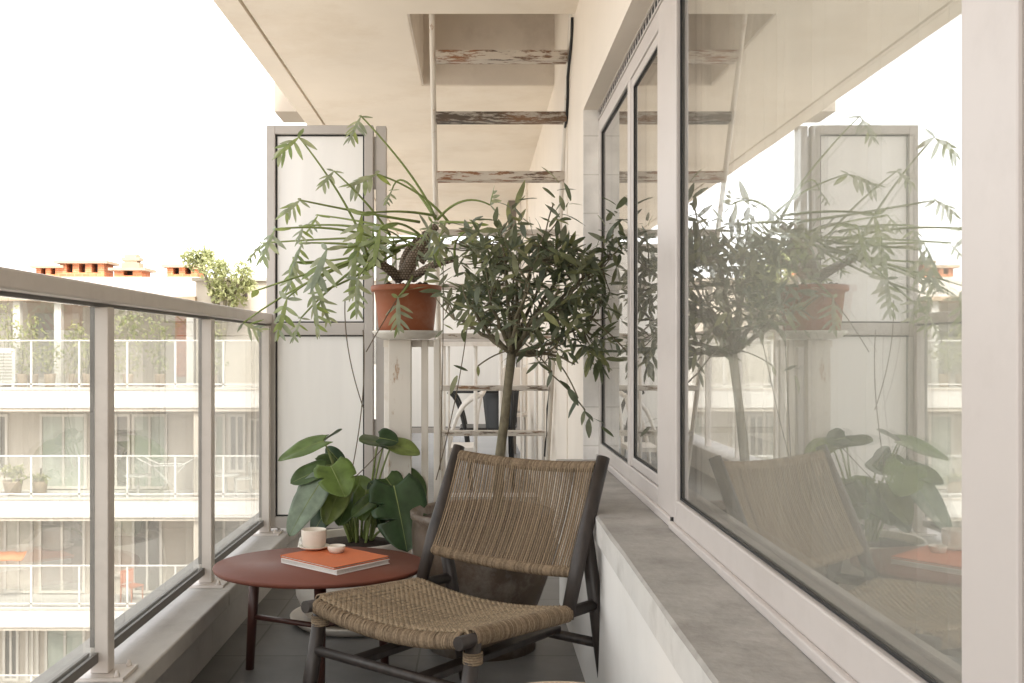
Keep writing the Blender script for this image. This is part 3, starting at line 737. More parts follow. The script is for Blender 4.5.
# ---- monstera
MD = 4.08; mx = P(354, 600, MD).x; MK = MD/3.55
t = thing('potted_monstera', 'leafy green monstera in a round pale planter behind the red table', 'potted plant', (mx, MD, 0))
b = MB(); b.lathe([(.15,.030),(.20,.05),(.232,.12),(.240,.19),(.235,.28),(.222,.335),(.22,.345),(.206,.343),(.204,.31),(0,.30)], (mx, MD, FL), 56); b.build('planter', M['planter'], t)
b = MB(); b.lathe([(.20,0),(.225,.004),(.256,.030),(.258,.038),(.246,.037),(.22,.020),(0,.018)], (mx, MD, FL), 56); b.build('saucer', M['planter'], t)
b = MB(); b.lathe([(.203,.312),(.15,.325),(.08,.335),(0,.338)], (mx, MD, FL), 24); b.build('soil', M['soil'], t)
st = MB()
mon = [ # base px, tip px, width m, depth base, depth tip, roll, colour, petiole foot px
 ((324,441),(277,456),.10,-.05,-.10,(.1,-.45,1),'bright',(345,525)),
 ((324,441),(340,427),.05,-.02,.05,(-.9,-.4,.3),'pale',(345,525)),
 ((326,468),(290,480),.105,-.12,-.18,(-.2,-.75,.9),'mid',(348,528)),
 ((331,466),(345,494),.145,-.20,-.30,(.1,-.8,.9),'bright',(350,528)),
 ((322,466),(352,462),.11,.02,.08,(.0,-.8,.7),'mid',(350,528)),
 ((322,480),(286,533),.125,-.18,-.26,(-.5,-1,.35),'pale',(345,530)),
 ((314,478),(300,512),.09,-.10,-.16,(-.2,-1,.3),'pale',(345,530)),
 ((342,484),(325,523),.105,-.12,-.20,(-.1,-1,.4),'lime',(350,530)),
 ((358,496),(360,474),.13,0,.05,(.1,-1,.35),'bright',(357,528)),
 ((384,444),(362,437),.085,-.02,-.14,(.1,-.8,.9),'mid',(372,528)),
 ((379,438),(398,440),.10,-.04,-.05,(.1,-.7,1),'dark',(372,528)),
 ((392,444),(420,452),.085,-.02,-.05,(.2,-.7,.8),'lime',(372,528)),
 ((394,486),(408,548),.205,-.16,-.30,(.25,-1,.3),'dark',(378,530)),
 ((386,478),(398,494),.11,-.08,-.1,(.2,-.8,.8),'mid',(378,530)),
 ((381,494),(369,482),.075,-.05,-.05,(-.2,-1,.4),'dark',(372,530)),
 ((374,499),(352,514),.075,-.12,-.2,(-.2,-.8,.8),'mid',(368,530)),
 ((372,504),(383,528),.085,-.02,.02,(.2,-1,.3),'dark',(366,530)),
 ((386,505),(376,522),.09,.05,.05,(.1,-1,.4),'mid',(380,530)),
 ((396,530),(414,526),.05,.0,-.05,(.1,-.6,1),'mid',(380,531)),
 ((352,492),(338,524),.10,-.06,-.14,(-.1,-1,.4),'mid',(356,530)),
 ((366,490),(362,520),.085,-.08,-.14,(.2,-1,.35),'bright',(362,530)),
 ((318,486),(296,500),.10,.06,.04,(-.2,-.9,.7),'mid',(348,530)),
 ((400,478),(424,500),.13,.04,.0,(.3,-1,.5),'mid',(380,530)),
 ((340,462),(326,446),.06,.06,.08,(0,-1,.3),'dark',(352,528)),
 ((330,505),(312,532),.09,.02,-.02,(-.2,-1,.4),'dark',(348,530)),
 ((334,500),(314,520),.08,.05,.06,(-.2,-1,.4),'dark',(350,530)),
]
for (bpx, tpx, w, db, dt, nrm, colr, foot) in mon:
    B0 = P(*bpx, MD+db*1.1); T0 = P(*tpx, MD+dt*1.1); l = MB(); w *= MK
    nt_ = None
    if w > .2: nt_ = [(.40,.85,1),(.58,.9,1),(.52,.4,-1)]
    elif colr == 'bright' and w > .12: nt_ = [(.45,.5,1),(.6,.55,-1)]
    blade(l, B0, T0, w, nrm, 'heart', .22, .12, 26, 5, nt_, wav=.05)
    nv0 = [l.v[i*11+5].copy() for i in range(0, 27)]
    l.tube(nv0, [.0026-.002*i/26 for i in range(27)], 5, m=1)
    o = l.build('leaf', [M['mon_'+colr], M['petiole']], t)
    md = o.modifiers.new('th', 'SOLIDIFY'); md.thickness = .0012
    ft = P(foot[0], foot[1], MD+rnd.uniform(-.06, .05)); ft.x = mx+.02+(ft.x-mx-.02)*.55; ft.z = FL+.325
    mid = (ft+B0)/2+V(((ft.x-B0.x)*.15, 0, .05))
    st.tube(bez(ft, mid, B0, 12), [.0062-.003*i/12 for i in range(13)], 7)
st.build('stem', M['petiole'], t)
rt = MB(); rt.tube(bez(P(352,480,MD-.05), P(372,462,MD-.08), P(385,445,MD-.05)), .002, 5); rt.build('root', M['root'], t)

# ================================================================== red side table and things on it
TD2 = 3.35
TX, TY, TZ = P(320, 563.5, TD2)
t = thing('side_table', 'low round oxide red side table on three turned wooden legs', 'table', (TX, TY, FL))
b = MB(); TR = .352
b.lathe([(TR-.026,-.019),(TR-.007,-.017),(TR-.0015,-.011),(TR,-.004),(TR-.0025,0),(0,0)], (TX, TY, TZ), 96, sy=.84); b.build('tabletop', M['table_top'], t)
hub = V((TX, TY, .005))
for an, rr in ((154, .295), (279, .245), (42, .27)):
    dx, dy = math.cos(R(an)), math.sin(R(an))
    b = MB(); b.tube([(TX+dx*rr, TY+dy*rr, FL), (TX+dx*(rr-.025), TY+dy*(rr-.025), TZ-.018)], [.0145, .0195], 14); b.build('leg', M['table_leg'], t)
    b = MB(); b.tube([(TX+dx*(rr-.012), TY+dy*(rr-.012), .005), hub], .0095, 10); b.build('stretcher', M['table_leg'], t)

def tblpt(px, py, z):
    d = (EYE-z)/((py-CY)/F); return V(((px-CX)/F*d, d, z))
# books: corner points measured on the table plane
A = tblpt(281,563,TZ); Bc = tblpt(352,579,TZ); Cc = tblpt(386,559,TZ)
ang = math.atan2(Bc.y-A.y, Bc.x-A.x)
def book(label, name, z, ln, wd, th, cover, offs, rot):
    t = local_thing(name, label, 'book', (A.x+offs[0], A.y+offs[1], z), ang+rot)
    b = MB(); b.box((0,0,0), (ln,wd,.0025)); b.box((0,0,th-.0025), (ln,wd,th)); b.box((0,0,.0025), (.003,wd,th-.0025)); b.build('cover', cover, t, bevel=.0008)
    b = MB(); b.box((.0032,.003,.0026), (ln-.004,wd-.003,th-.0026)); b.build('page_block', M['paper'], t)
    return t
book('white paper book lying flat under the orange one', 'book', TZ+.0005, .284, .232, .016, M['white_cover'], (0,0,0), 0)
ob = book('orange covered book lying on the white book', 'book', TZ+.0168, .284, .234, .0085, M['orange'], (-.004,.010,0), R(-1.5))
bz = TZ+.0258
def onbook(px, py): return tblpt(px, py, bz)
sc_ = onbook(313, 550); 
b = MB(); b.lathe([(.030,0),(.033,.001),(.047,.006),(.052,.010),(.053,.012),(.050,.0125),(.036,.007),(0,.006)], (sc_.x, sc_.y+.02, bz), 48)
tag(b.build('saucer', M['ceramic']), 'cream ceramic saucer on the orange book', 'saucer')
b = MB(); b.lathe([(.031,0),(.036,.002),(.0405,.010),(.0425,.03),(.0432,.058),(.0428,.0605),(.0412,.061),(.0398,.058),(.039,.03),(.034,.008),(0,.006)], (sc_.x, sc_.y+.02, bz+.0075), 48)
tag(b.build('cup', M['ceramic']), 'cream handleless cup standing on the saucer', 'cup')
s2 = onbook(336, 553)
b = MB(); b.lathe([(.020,0),(.024,.001),(.0295,.012),(.0305,.022),(.0298,.0235),(.028,.0225),(.026,.012),(.02,.005),(0,.004)], (s2.x, s2.y+.012, bz), 40)
tag(b.build('bowl', M['ceramic']), 'tiny cream bowl beside the cup on the orange book', 'bowl')

# ================================================================== lounge chair
CH = V((-.085, 2.388, 0)); TH = R(-38.8)
CK = (EYE-FL)/.93      # size of the chair: seat front at 0.40 m, 0.58 m wide
t = local_thing('lounge_chair', 'low dark wood lounge chair with woven tan cord seat and back', 'chair', (CH.x*CK, CH.y*CK, FL), TH); t.scale = (CK,)*3
# local axes: x = width (viewer's left to right), y = towards the back
HW = .236; YF = -.196; YB = .194; ZF = .327; ZB = .304
for sx in (-1, 1):
    x = sx*HW
    b = MB(); b.tube([(x, YF-.032, 0), (x, YF-.006, .15), (x, YF+.030, .322)], [.0145,.018,.0165], 14); b.build('leg', M['dark_wood'], t)
    b = MB(); b.tube([(x, .375, 0), (x, .335, .20), (x, .268, .49)], [.0155,.0195,.0165], 14); b.build('leg', M['dark_wood'], t)
    b = MB(); b.tube([(x, YB-.01, .29), (x, YB+.045, .43), (x, YB+.155, .660)], [.016,.0185,.0165], 14); b.build('back_post', M['dark_wood'], t)
    b = MB(); b.tube([(x, YF-.024, ZF-.005), (x, 0, (ZF+ZB)/2-.007), (x, .318, .299)], [.0145,.0155,.014], 12); b.build('seat_rail', M['dark_wood'], t)
b = MB(); b.tube([(-HW, YF+.006, .215), (HW, YF+.006, .215)], .0115, 12); b.build('stretcher', M['dark_wood'], t)
b = MB(); b.tube([(-HW, .337, .195), (HW, .337, .195)], .0125, 12); b.build('stretcher', M['dark_wood'], t)
for x in (-.105, .10):
    b = MB(); b.box((x-.02, YF+.010, .203), (x+.02, .335, .22)); b.build('stretcher', M['dark_wood'], t, bevel=.004)
b = MB(); b.tube([(u*HW, YF+.004, ZF-.010-.026*(1-u*u)) for u in [i/6-1 for i in range(13)]], .012, 10); b.build('front_rail', M['dark_wood'], t)
# backrest bars and cords
def bp2(z): # point of the post line at height z
    s = (z-.29)/(.660-.29); return YB-.01+.165*s**1.08
ztop, zbot = .637, .392
ytop, ybot = bp2(ztop), bp2(zbot)
IW = HW-.014
for zz, yy, sag in ((ztop, ytop, .010), (zbot, ybot, .012)):
    b = MB(); b.tube([(-HW, yy, zz), (-HW/2, yy+.006, zz-sag*.7), (0, yy+.008, zz-sag), (HW/2, yy+.006, zz-sag*.7), (HW, yy, zz)], .0095, 10); b.build('back_bar', M['dark_wood'], t)
b = MB(); NC = 62
def coil_ring(bm, c, rx, rz, tube, ax, k=14, kk=5, tilt=0):
    """one closed turn of cord round a bar lying along local x"""
    n0 = len(bm.v)
    for i in range(k):
        a = 2*math.pi*i/k; ctr = V((c[0]+tilt*math.sin(a), c[1]+rx*math.cos(a), c[2]+rz*math.sin(a)))
        rad = V((0, math.cos(a), math.sin(a)))
        for j in range(kk):
            q = 2*math.pi*j/kk; bm.v.append(ctr+rad*(tube*math.cos(q))+V((tube*math.sin(q),0,0)))
    for i in range(k):
        for j in range(kk):
            bm.face((n0+i*kk+j, n0+i*kk+(j+1)%kk, n0+((i+1)%k)*kk+(j+1)%kk, n0+((i+1)%k)*kk+j), 0, True)
for i in range(NC):
    u = (i+.5)/NC*2-1; x = u*IW
    sg = 1-u*u
    for side in (-1,):
        # the front strand of each turn
        yo = side*.0115; jx = side*.0006+rnd.uniform(-.0007,.0007)
        pts = []
        for k in range(7):
            s = k/6; z = zbot+(ztop-zbot)*s-.011*sg
            pts.append(V((x+jx, ybot+(ytop-ybot)*s+.008*sg+.012*math.sin(math.pi*s)*sg*1.2+yo*(1-.55*math.sin(math.pi*s)), z)))
        b.tube(pts, .00235, 6, cap=False)
for zz, yy in ((ztop, ytop), (zbot, ybot)):
    n = 104
    for i in range(n):
        u = (i+.5)/n*2-1; sg = 1-u*u
        coil_ring(b, (u*IW, yy+.008*sg, zz-.011*sg), .0125, .0125, .0024, 0, 12, 5, .002)
b.build('backrest', M['cord'], t)
# woven seat: cords across (weft) and along (warp) passing over and under each other
b = MB(); NX, NY = 54, 44
SW = HW-.006
def seat_z(x, y):
    s = (y-YF)/(YB-YF); base = ZF+(ZB-ZF)*s+.012
    return base-.030*(1-(x/SW)**2)*(.75+.25*math.sin(math.pi*min(1,max(0,s))))
xs = [(-1+2*(i+.5)/NX)*SW for i in range(NX)]
ys = [YF+.012+(YB-YF-.02)*(j+.5)/NY for j in range(NY)]
amp = .0028
for j, y in enumerate(ys):
    pts = []
    for i in range(-1, NX+1):
        x = (-1+2*(i+.5)/NX)*SW
        o = amp if (i+j) % 2 else -amp
        if i in (-1, NX): o = -.010
        pts.append(V((max(-SW-.006, min(SW+.006, x)), y, seat_z(max(-SW, min(SW, x)), y)+o)))
    b.tube(pts, .0036, 6, cap=False, flat=(1.0, .8))
for i, x in enumerate(xs):
    pts = []
    for j in range(-1, NY+1):
        y = ys[0]-.010 if j < 0 else (ys[-1]+.010 if j >= NY else ys[j])
        o = -amp if (i+j) % 2 else amp
        if j in (-1, NY): o = -.006
        pts.append(V((x, y, seat_z(x, y)+o)))
    b.tube(pts, .0031, 6, cap=False, flat=(1.0, .8))
b.build('seat', M['cord_seat'], t)
# wrapped edges of the seat
b = MB(); n = 160
for i in range(n):
    u = (i+.5)/n*2-1; x = u*(SW-.004); sg = 1-u*u
    coil_ring(b, (x, YF+.004, ZF-.006-.029*sg*.85), .0150, .0165, .0022, 0, 14, 5, rnd.uniform(-.003,.003))
b.build('seat_edge', M['cord'], t)
b = MB()
for i in range(n):
    u = (i+.5)/n*2-1; x = u*(SW-.004); sg = 1-u*u
    coil_ring(b, (x, YB+.002, ZB-.004-.029*sg*.85), .011, .012, .0023, 0, 10, 5, .002)
b.build('seat_edge', M['cord'], t)
n = 116
for sx in (-1, 1):
    b = MB()
    for i in range(n):
        s = (i+.5)/n; y = YF+.022+(YB-YF-.03)*s; zc = ZF+(ZB-ZF)*s-.002
        n0 = len(b.v); k, kk = 14, 5; tl = rnd.uniform(-.002,.002)
        for q in range(k):
            a = 2*math.pi*q/k; ctr = V((sx*HW+.0165*math.cos(a), y+tl*math.sin(a), zc+.0185*math.sin(a)-.001)); rad = V((math.cos(a),0,math.sin(a)))
            for w_ in range(kk):
                c_ = 2*math.pi*w_/kk; b.v.append(ctr+rad*(.0022*math.cos(c_))+V((0,.0022*math.sin(c_),0)))
        for q in range(k):
            for w_ in range(kk): b.face((n0+q*kk+w_, n0+q*kk+(w_+1)%kk, n0+((q+1)%k)*kk+(w_+1)%kk, n0+((q+1)%k)*kk+w_), 0, True)
    b.build('seat_edge', M['cord'], t)
for sx in (-1, 1):
    b = MB()
    zc = .272
    for i in range(5):
        n0 = len(b.v); k = 14; z = zc+i*.0052
        for q in range(k):
            a = 2*math.pi*q/k
            for w_ in range(5):
                c_ = 2*math.pi*w_/5; rr = .0195+.0026*math.cos(c_); b.v.append(V((sx*HW+rr*math.cos(a), YF+.024+rr*math.sin(a), z+.0026*math.sin(c_))))
        for q in range(k):
            for w_ in range(5): b.face((n0+q*5+w_, n0+q*5+(w_+1)%5, n0+((q+1)%k)*5+(w_+1)%5, n0+((q+1)%k)*5+w_), 0, True)
    b.build('leg_binding', M['cord'], t)

# pouf in front (only its top edge shows)
b = MB()
pf = (.162, 1.86, FL)
for i in range(26):
    s = i/25; 
    if i < 12: r = .175-.003*abs(i-6)+.0; z = .02+.0352*i
    else: r = .172*(1-(i-12)/13)**.9+.004; z = .430+.006*math.sin((i-12)/13*1.5)
    b.lathe([(r-.008,z-.016),(r+.004,z-.011),(r+.008,z),(r+.004,z+.011),(r-.008,z+.016)] if i < 12 else [(r+.007,z),(r,z+.006),(max(.0002,r-.007),z)], pf, 40)
tag(b.build('pouf', M['jute']), 'round pale woven pouf in the foreground before the lounge chair', 'pouf')

# ================================================================== opposite apartment building
FY = 26.4; WYB = 27.9; sc = FY/F
def fx(px, y=FY): return (px-CX)/F*y
def fz(py, y=FY): return EYE+(CY-py)/F*y
XL, XR = -21.0, -1.6
t = thing('apartment_building', 'pale apartment building with white balcony bands across the courtyard', 'building', (-11, 27, -12))
levels = [fz(388)-2.9*k for k in range(4)]
b = MB(); b.box((XL, WYB, -12), (XR, 40, levels[0]-.02)); b.build('wall', M['f_wall'], t)
b = MB(); b.box((XL, 30.0, levels[0]-.02), (XR, 40, fz(300, 30.)))
b.build('terrace_wall', M['f_wall'], t)
rf = MB(); rf.box((XL, 29.4, fz(301,29.4)), (fx(222,29.4), 40, fz(277,29.4))); roof = rf.build('roof', M['f_white'], t)
b = MB(); b.box((fx(196,28.2), 28.2, levels[0]), (XR, 29.3, fz(281,28.2))); b.box((fx(196,28.2)-.1, 28.1, fz(281,28.2)), (XR+.1, 29.39, fz(278,28.2))); b.build('stair_tower', M['f_wall'], t)
b = MB(); b.box((fx(243,28.19), 28.17, fz(299,28.2)), (fx(247.5,28.19), 28.199, fz(284,28.2))); b.build('opening', M['f_dark'], t)
for k, z in enumerate(levels):
    b = MB(); b.box((XL, FY, z-.52), (XR, WYB-.002 if k else 29.99, z)); b.build('balcony_slab', M['f_white'], t)
    b = MB(); b.box((XL, FY-.02, z-.06), (XR, FY-.001, z-.01)); b.box((XL, FY+.05, z-.62), (XR, FY+.4, z-.522)); b.build('fascia_trim', M['f_wall'], t)
    # railing: top rail, bottom rail, posts
    b = MB(); tr = z+(1.28 if k == 0 else 1.13)
    b.box((XL, FY+.02, tr-.045), (XR, FY+.06, tr-.008)); b.box((XL, FY+.03, z+.08), (XR, FY+.06, z+.12))
    x = XL+.3
    while x < XR:
        b.box((x, FY+.03, z+.001), (x+.05, FY+.06, tr-.046)); x += 1.27
    b.build('railing', M['f_rail'], t)
    b = MB(); b.box((XL, FY+.036, z+.14), (XR, FY+.046, tr-.05)); b.build('railing_glass', M['glass_rail'], t)
    # dividing walls between balconies
    for px in ((-150, 192) if k else ()):
        b = MB(); x = fx(px); b.box((x, FY+.15, z+.001), (x+.16, WYB-.001, z+2.37)); b.build('dividing_wall', M['f_wall'], t)
wins = {1: [(-185,-120,'pane_c'),(-95,-40,'pane_a'),(-16,9,'pane_b'),(41,88,'pane_a'),(103,131,'pane_b'),(133,168,'pane_a'),(206,226,'pane_a'),(229,246,'pane_b'),(249,262,'pane_d'),(290,340,'pane_a')],
        2: [(-170,-110,'pane_a'),(-80,-30,'pane_d'),(5,34,'pane_c'),(40,86,'pane_d'),(104,122,'pane_c'),(133,163,'pane_b'),(206,243,'pane_d'),(280,330,'pane_c')],
        3: [(-160,-100,'pane_d'),(-60,-5,'pane_c'),(4,20,'pane_b'),(27,40,'pane_c'),(46,86,'pane_a'),(120,160,'pane_d'),(206,250,'pane_c')]}
for k, ws in wins.items():
    z = levels[k]
    for (a, c, pm) in ws:
        x0, x1 = fx(a, WYB), fx(c, WYB); hgt = 2.12 if (c-a) > 15 else 2.0; zb = z+(.04 if (c-a) > 26 else .5)
        b = MB(); y0 = WYB-.10; w = .07
        b.box((x0, y0, zb), (x0+w, WYB-.001, z+hgt)); b.box((x1-w, y0, zb), (x1, WYB-.001, z+hgt)); b.box((x0+w, y0, z+hgt-w), (x1-w, WYB-.001, z+hgt)); b.box((x0+w, y0, zb), (x1-w, WYB-.001, zb+w))
        xm = (x0+x1)/2; b.box((xm-.03, y0+.005, zb+w), (xm+.03, WYB-.001, z+hgt-w))
        f_ = b.build('window', M['f_frame'], t)
        b = MB(); b.box((x0+w, WYB-.045, zb+w), (x1-w, WYB-.002, z+hgt-w)); b.build('window_pane', M[pm], f_)
# terrace level windows
for (a, c, pm) in ((-30, 12, 'pane_c'), (36, 56, 'pane_d'), (64, 80, 'pane_c'), (176, 188, 'f_brick')):
    b = MB(); b.box((fx(a,30), 29.93, levels[0]+.2), (fx(c,30), 29.999, levels[0]+2.1)); b.build('window_pane', M[pm], t)
for px in (18, 59, 191):
    b = MB(); x = fx(px, 28.3); b.box((x-.1, 28.2, levels[0]), (x+.1, 28.4, fz(301,28.3))); b.build('pillar', M['f_white'], t)
b = MB(); b.box((XL, 28.0, fz(301,28.2)+.002), (fx(196,28.1), 29.39, fz(301,28.2)+.12)); b.build('canopy', M['f_cap'], t)
# chimneys on the roof
cy = 31.0; zr = fz(277, 29.4)
def chim(a, c, top, label_slots, upper=None):
    b = MB(); x0, x1 = fx(a, cy), fx(c, cy); z1 = fz(top, cy)
    hs = (z1-zr); zs = zr+hs*.42
    b.box((x0, cy, zr), (x1, cy+.8, zs)); n = label_slots; w = (x1-x0)/(2*n+1)
    for i in range(n+1): b.box((x0+2*i*w, cy, zs), (x0+(2*i+1)*w, cy+.8, z1-.08))
    b.box((x0+.03, cy+.35, zs), (x1-.03, cy+.45, z1-.08), 1)
    o = b.build('chimney', [M['f_brick'], M['f_dark']], roof)
    b = MB(); b.box((x0-.14, cy-.14, z1-.08), (x1+.14, cy+.94, z1)); 
    if upper:
        u0, u1, ut, um = upper; q0, q1 = fx(u0, cy), fx(u1, cy)
        zu = fz(ut, cy)
        b.box((q0, cy+.2, z1), (q1, cy+.6, z1+(zu-z1)*.40)); b.box((q0+.08, cy+.22, z1+(zu-z1)*.40), (q1-.08, cy+.58, z1+(zu-z1)*.55)); b.box((q0, cy+.2, z1+(zu-z1)*.55), (q1, cy+.6, z1+(zu-z1)*.78)); b.box((q0+.1, cy+.2, z1+(zu-z1)*.78), (q1-.1, cy+.6, zu))
    b.build('chimney_cap', M['f_cap'], roof)
chim(36, 60, 265.5, 2); chim(60, 104, 261, 3); chim(114, 142, 268, 1, (119, 137, 253.5, 0)); chim(167, 197, 265, 2)

# foliage clumps for the far plants
def clump(bm, c, rx, ry, rz, n, size):
    for i in range(n):
        while True:
            q = V((rnd.uniform(-1,1), rnd.uniform(-1,1), rnd.uniform(-1,1)))
            if q.length < 1: break
        p = V(c)+V((q.x*rx, q.y*ry, q.z*rz))
        d_ = V((rnd.gauss(0,1), rnd.gauss(0,1), rnd.gauss(0,1))).normalized()
        blade(bm, p, p+d_*size*rnd.uniform(.6,1.4), size*rnd.uniform(.4,.7), V((rnd.uniform(-1,1), -.3, 1)), 'lance', .2, .15, 3, 1)
# roof tree
t = thing('roof_tree', 'light green rounded tree rising behind the rooftop stair tower', 'tree', (fx(222,27.6), 27.6, levels[0]))
b = MB(); by = 27.6
for (x, y, r) in ((200,262,15),(190,258,10),(213,270,14),(228,283,18),(243,272,12),(222,268,10),(248,285,8),(235,297,12),(206,256,8),(218,290,12)):
    clump(b, P(x, y, by+rnd.uniform(-.5,.3)), r*.0262, .38, r*.0255, 190, .14)
b.build('crown', M['leaf_tree'], t)
b = MB()
base = V((fx(222,by), by, levels[0]))
for (x, y) in ((200,262),(228,280),(243,275),(215,270)):
    b.tube(bez(base, base+V((rnd.uniform(-.1,.1),0,2.0)), P(x,y,by), 8), [.09-.007*i for i in range(9)], 7)
b.build('trunk', M['bark'], t)
# terrace and balcony plants
def shrub(label, px, py0, py1, hw, n, y, potw=.3, m='leaf_far', size=.13):
    x = fx(px, y); zt = fz(py0, y); zb = fz(py1, y)
    t = thing('potted_shrub', label, 'shrub', (x, y, zb), 'plants on the opposite balconies')
    b = MB(); b.lathe([(potw*.38,0),(potw*.5,.33),(potw*.54,.36),(potw*.44,.35),(0,.33)], (x, y, zb+.001), 14); b.build('pot', M['f_cap'], t)
    b = MB(); z0 = zb+.45
    for k in range(4):
        zz = z0+(zt-z0)*(k+.4)/4; clump(b, (x+rnd.uniform(-.25,.25)*hw, y, zz), hw*rnd.uniform(.6,1), hw*.6, (zt-z0)/5, n//4, size)
    b.build('crown', M[m], t)
    b = MB(); b.tube([(x,y,zb+.33),(x+.03,y,zb+.7),(x-.02,y,zt-.2)], [.03,.025,.012], 6); b.build('trunk', M['bark'], t)
shrub('tall loose shrub at the left end of the opposite roof terrace', 8, 303, 387, .42, 260, 27.4)
shrub('thin shrub before the brown window of the opposite roof terrace', 33, 318, 387, .38, 200, 27.6)
shrub('round shrub beside the white terrace pillar across the courtyard', 74, 322, 387, .42, 240, 27.5)
shrub('small sparse bush low on the opposite roof terrace', 50, 345, 387, .30, 120, 27.2)
shrub('wide leafy bush just right of the first glass balustrade post on the far terrace', 128, 312, 387, .72, 420, 27.8)
shrub('small clipped shrub near the right end of the opposite roof terrace', 212, 322, 387, .40, 200, 27.0)
shrub('tall narrow shrub between the two glass balustrade posts on the far terrace', 160, 318, 387, .38, 220, 27.3)
shrub('bushy shrub close by the air conditioner across the courtyard', 22, 330, 387, .40, 200, 27.25)
shrub('round low shrub just left of the first balustrade post on the far terrace', 88, 336, 387, .42, 200, 27.15)
shrub('flowering bush at the left end of the opposite middle balcony', 13, 466, 494, .36, 150, 27.0, .5)
shrub('low dull green plant on the opposite middle balcony', 40, 478, 494, .32, 90, 27.1, .4)
# air conditioner
y = 27.1; t = thing('air_conditioner', 'white air conditioner unit on the opposite roof terrace', 'air conditioner', (fx(4,y), y, levels[0]))
b = MB(); x0, x1 = fx(-12,y), fx(15,y); z1 = fz(348,y); b.box((x0, y, levels[0]+.12), (x1, y+.35, z1)); b.box((x0+.05,y+.05,levels[0]),(x0+.12,y+.3,levels[0]+.119)); b.box((x1-.12,y+.05,levels[0]),(x1-.05,y+.3,levels[0]+.119)); b.build('housing', M['f_white'], t)
b = MB()
for i in range(9): zz = levels[0]+.2+i*.085; b.box((x0+.05, y-.02, zz), (x1-.08, y-.001, zz+.035))
b.build('grille', M['pane_d'], t)
# drying rack
y = 27.0; zl = levels[1]
t = thing('drying_rack', 'white folding drying rack on the opposite middle balcony', 'drying rack', (fx(170,y), y, zl))
b = MB(); xa, xb, zz = fx(155,y), fx(184,y), fz(465,y)
for yy in (y-.25, y+.25):
    b.tube([(fx(140,y),yy,fz(457,y)),(xa,yy,zz),(xb,yy,zz),(fx(196,y),yy,fz(458,y))], .02, 6)
for i in range(7): x = xa+(xb-xa)*i/6; b.tube([(x,y-.25,zz),(x,y+.25,zz)], .01, 5)
b.build('rack_frame', M['f_rail'], t)
for s in (-1, 1):
    b = MB(); b.tube([(xb if s > 0 else xa, y+.2*s, zz),(xa if s > 0 else xb, y+.2*s, zl)], .018, 6); b.build('leg', M['f_rail'], t)
# garden table and chair by it, orange chair
def far_chair(label, px, zl, y, m, rz=0):
    t = local_thing('terrace_chair', label, 'chair', (fx(px,y), y, zl), rz)
    b = MB(); b.box((-.22,-.22,.42),(.22,.22,.46)); b.build('seat', m, t, bevel=.01)
    b = MB(); b.box((-.22,.18,.50),(.22,.215,.86)); b.build('backrest', m, t, bevel=.02)
    for sx in (-.19,.19):
        b = MB(); b.tube([(sx,-.2,0),(sx,-.19,.42)], .02, 6); b.build('leg', m, t)
        b = MB(); b.tube([(sx,.22,0),(sx,.2,.52)], .02, 6); b.build('leg', m, t)
    return t
far_chair('orange plastic chair on the opposite lower balcony', 132, levels[2], 27.0, M['orange_plastic'], R(60))
far_chair('white chair at the right end of the opposite middle balcony', 243, levels[1], 26.95, M['f_rail'], R(-70))
def far_table(label, px, zl, y):
    t = thing('terrace_table', label, 'table', (fx(px,y), y, zl))
    b = MB(); b.lathe([(.34,.50),(.36,.51),(.36,.535),(0,.54)], (fx(px,y),y,zl), 24); b.build('tabletop', M['f_rail'], t)
    b = MB(); b.tube([(fx(px,y),y,zl),(fx(px,y),y,zl+.5)], [.05,.03], 8); b.lathe([(.2,0.001),(.2,.02),(.05,.04),(0,.04)], (fx(px,y),y,zl), 16); b.build('leg', M['f_rail'], t)
far_table('small white round table left of the drying rack across the courtyard', 138, levels[1], 26.95)
far_table('small white round table beside the white chair across the courtyard', 226, levels[1], 27.05)
b = MB(); y = 26.62; x0, x1 = fx(-30,y), fx(22,y); 
for i in range(12):
    q = i/11; b.v += [V((x0+(x1-x0)*q, y+.3, levels[2]+1.38+.01*math.sin(q*20))), V((x0+(x1-x0)*q, y, levels[2]+1.20+.015*math.sin(q*26)))]
for i in range(11): b.face((2*i, 2*i+1, 2*i+3, 2*i+2), 0, True)
o = b.build('hanging_cloth', pbr('faded_orange_cloth', (.42,.20,.11), .9, .1, 5)); o.modifiers.new('s','SOLIDIFY').thickness = .01
tag(o, 'orange cloth draped on the opposite lower balcony at the left', 'cloth')

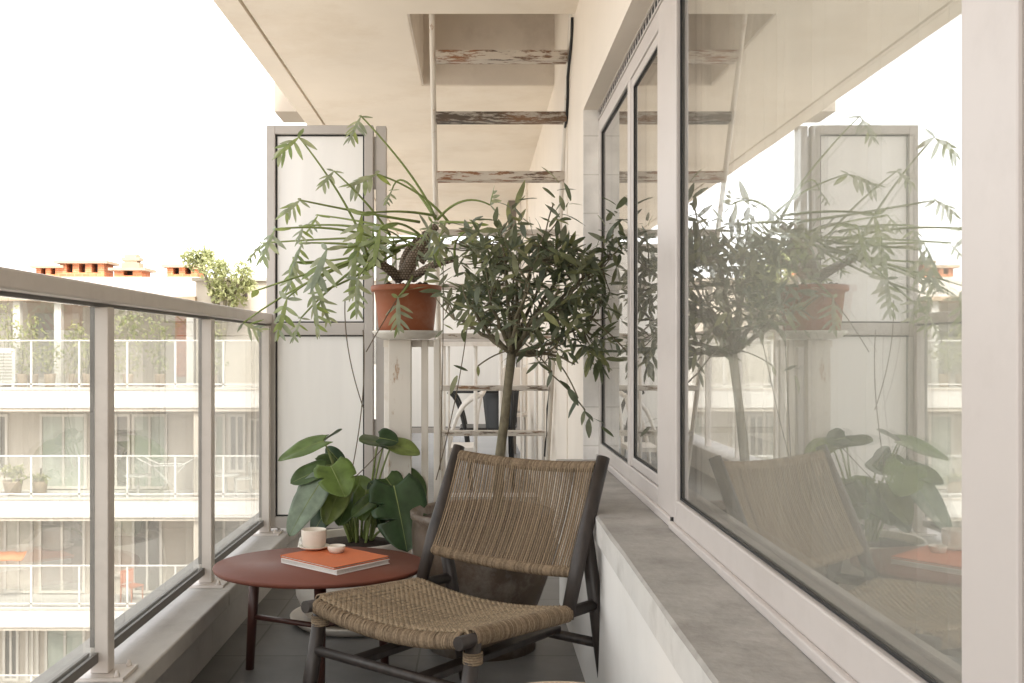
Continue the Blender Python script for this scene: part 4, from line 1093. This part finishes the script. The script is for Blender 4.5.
# ================================================================== camera, light, colour
cam = bpy.data.cameras.new('Camera'); co = bpy.data.objects.new('Camera', cam); COL.objects.link(co)
co.location = (0, 0, EYE); co.rotation_euler = (R(90), 0, 0)
cam.sensor_width = 36; cam.lens = F*36/1024
cam.shift_x = (512-CX)/1024; cam.shift_y = (CY-341.5)/1024
cam.clip_start = .02; cam.clip_end = 3000
S.camera = co
SUN_EL, SUN_AZ = 48, 152      # azimuth clockwise from +Y: behind the camera, over the home building
w = bpy.data.worlds.new('World'); S.world = w; w.use_nodes = True
nt = w.node_tree; nt.nodes.clear()
sky = nt.nodes.new('ShaderNodeTexSky'); sky.sky_type = 'NISHITA'; sky.sun_disc = False
sky.sun_elevation = R(SUN_EL); sky.sun_rotation = R(SUN_AZ); sky.air_density = 1.0; sky.dust_density = 3.0; sky.ozone_density = 1.0
hs = nt.nodes.new('ShaderNodeHueSaturation'); hs.inputs['Saturation'].default_value = .12
mxw = nt.nodes.new('ShaderNodeMix'); mxw.data_type = 'RGBA'; mxw.blend_type = 'MULTIPLY'; mxw.inputs[0].default_value = 1; mxw.inputs[7].default_value = (1.0, .98, .955, 1)
bg = nt.nodes.new('ShaderNodeBackground'); bg.inputs[1].default_value = .15
wo = nt.nodes.new('ShaderNodeOutputWorld')
nt.links.new(sky.outputs[0], hs.inputs['Color']); nt.links.new(hs.outputs[0], mxw.inputs[6]); nt.links.new(mxw.outputs[2], bg.inputs[0]); nt.links.new(bg.outputs[0], wo.inputs[0])
sl_ = bpy.data.lights.new('Sun', 'SUN'); sl_.energy = 1.15; sl_.angle = R(10.0); sl_.color = (1, .95, .87)
so = bpy.data.objects.new('Sun', sl_); COL.objects.link(so)
az, el = R(SUN_AZ), R(SUN_EL)
sd = V((math.sin(az)*math.cos(el), math.cos(az)*math.cos(el), math.sin(el)))
so.rotation_euler = (-sd).to_track_quat('-Z', 'Y').to_euler()
S.view_settings.view_transform = 'Standard'; S.view_settings.look = 'None'; S.view_settings.gamma = 1; S.view_settings.use_curve_mapping = False
S.view_settings.exposure = 2.15
S.render.engine = 'CYCLES'
S.cycles.use_denoising = True
S.cycles.max_bounces = 10; S.cycles.diffuse_bounces = 6; S.cycles.glossy_bounces = 5; S.cycles.transparent_max_bounces = 24; S.cycles.transmission_bounces = 6
S.cycles.sample_clamp_indirect = 8; S.cycles.caustics_reflective = False; S.cycles.caustics_refractive = False
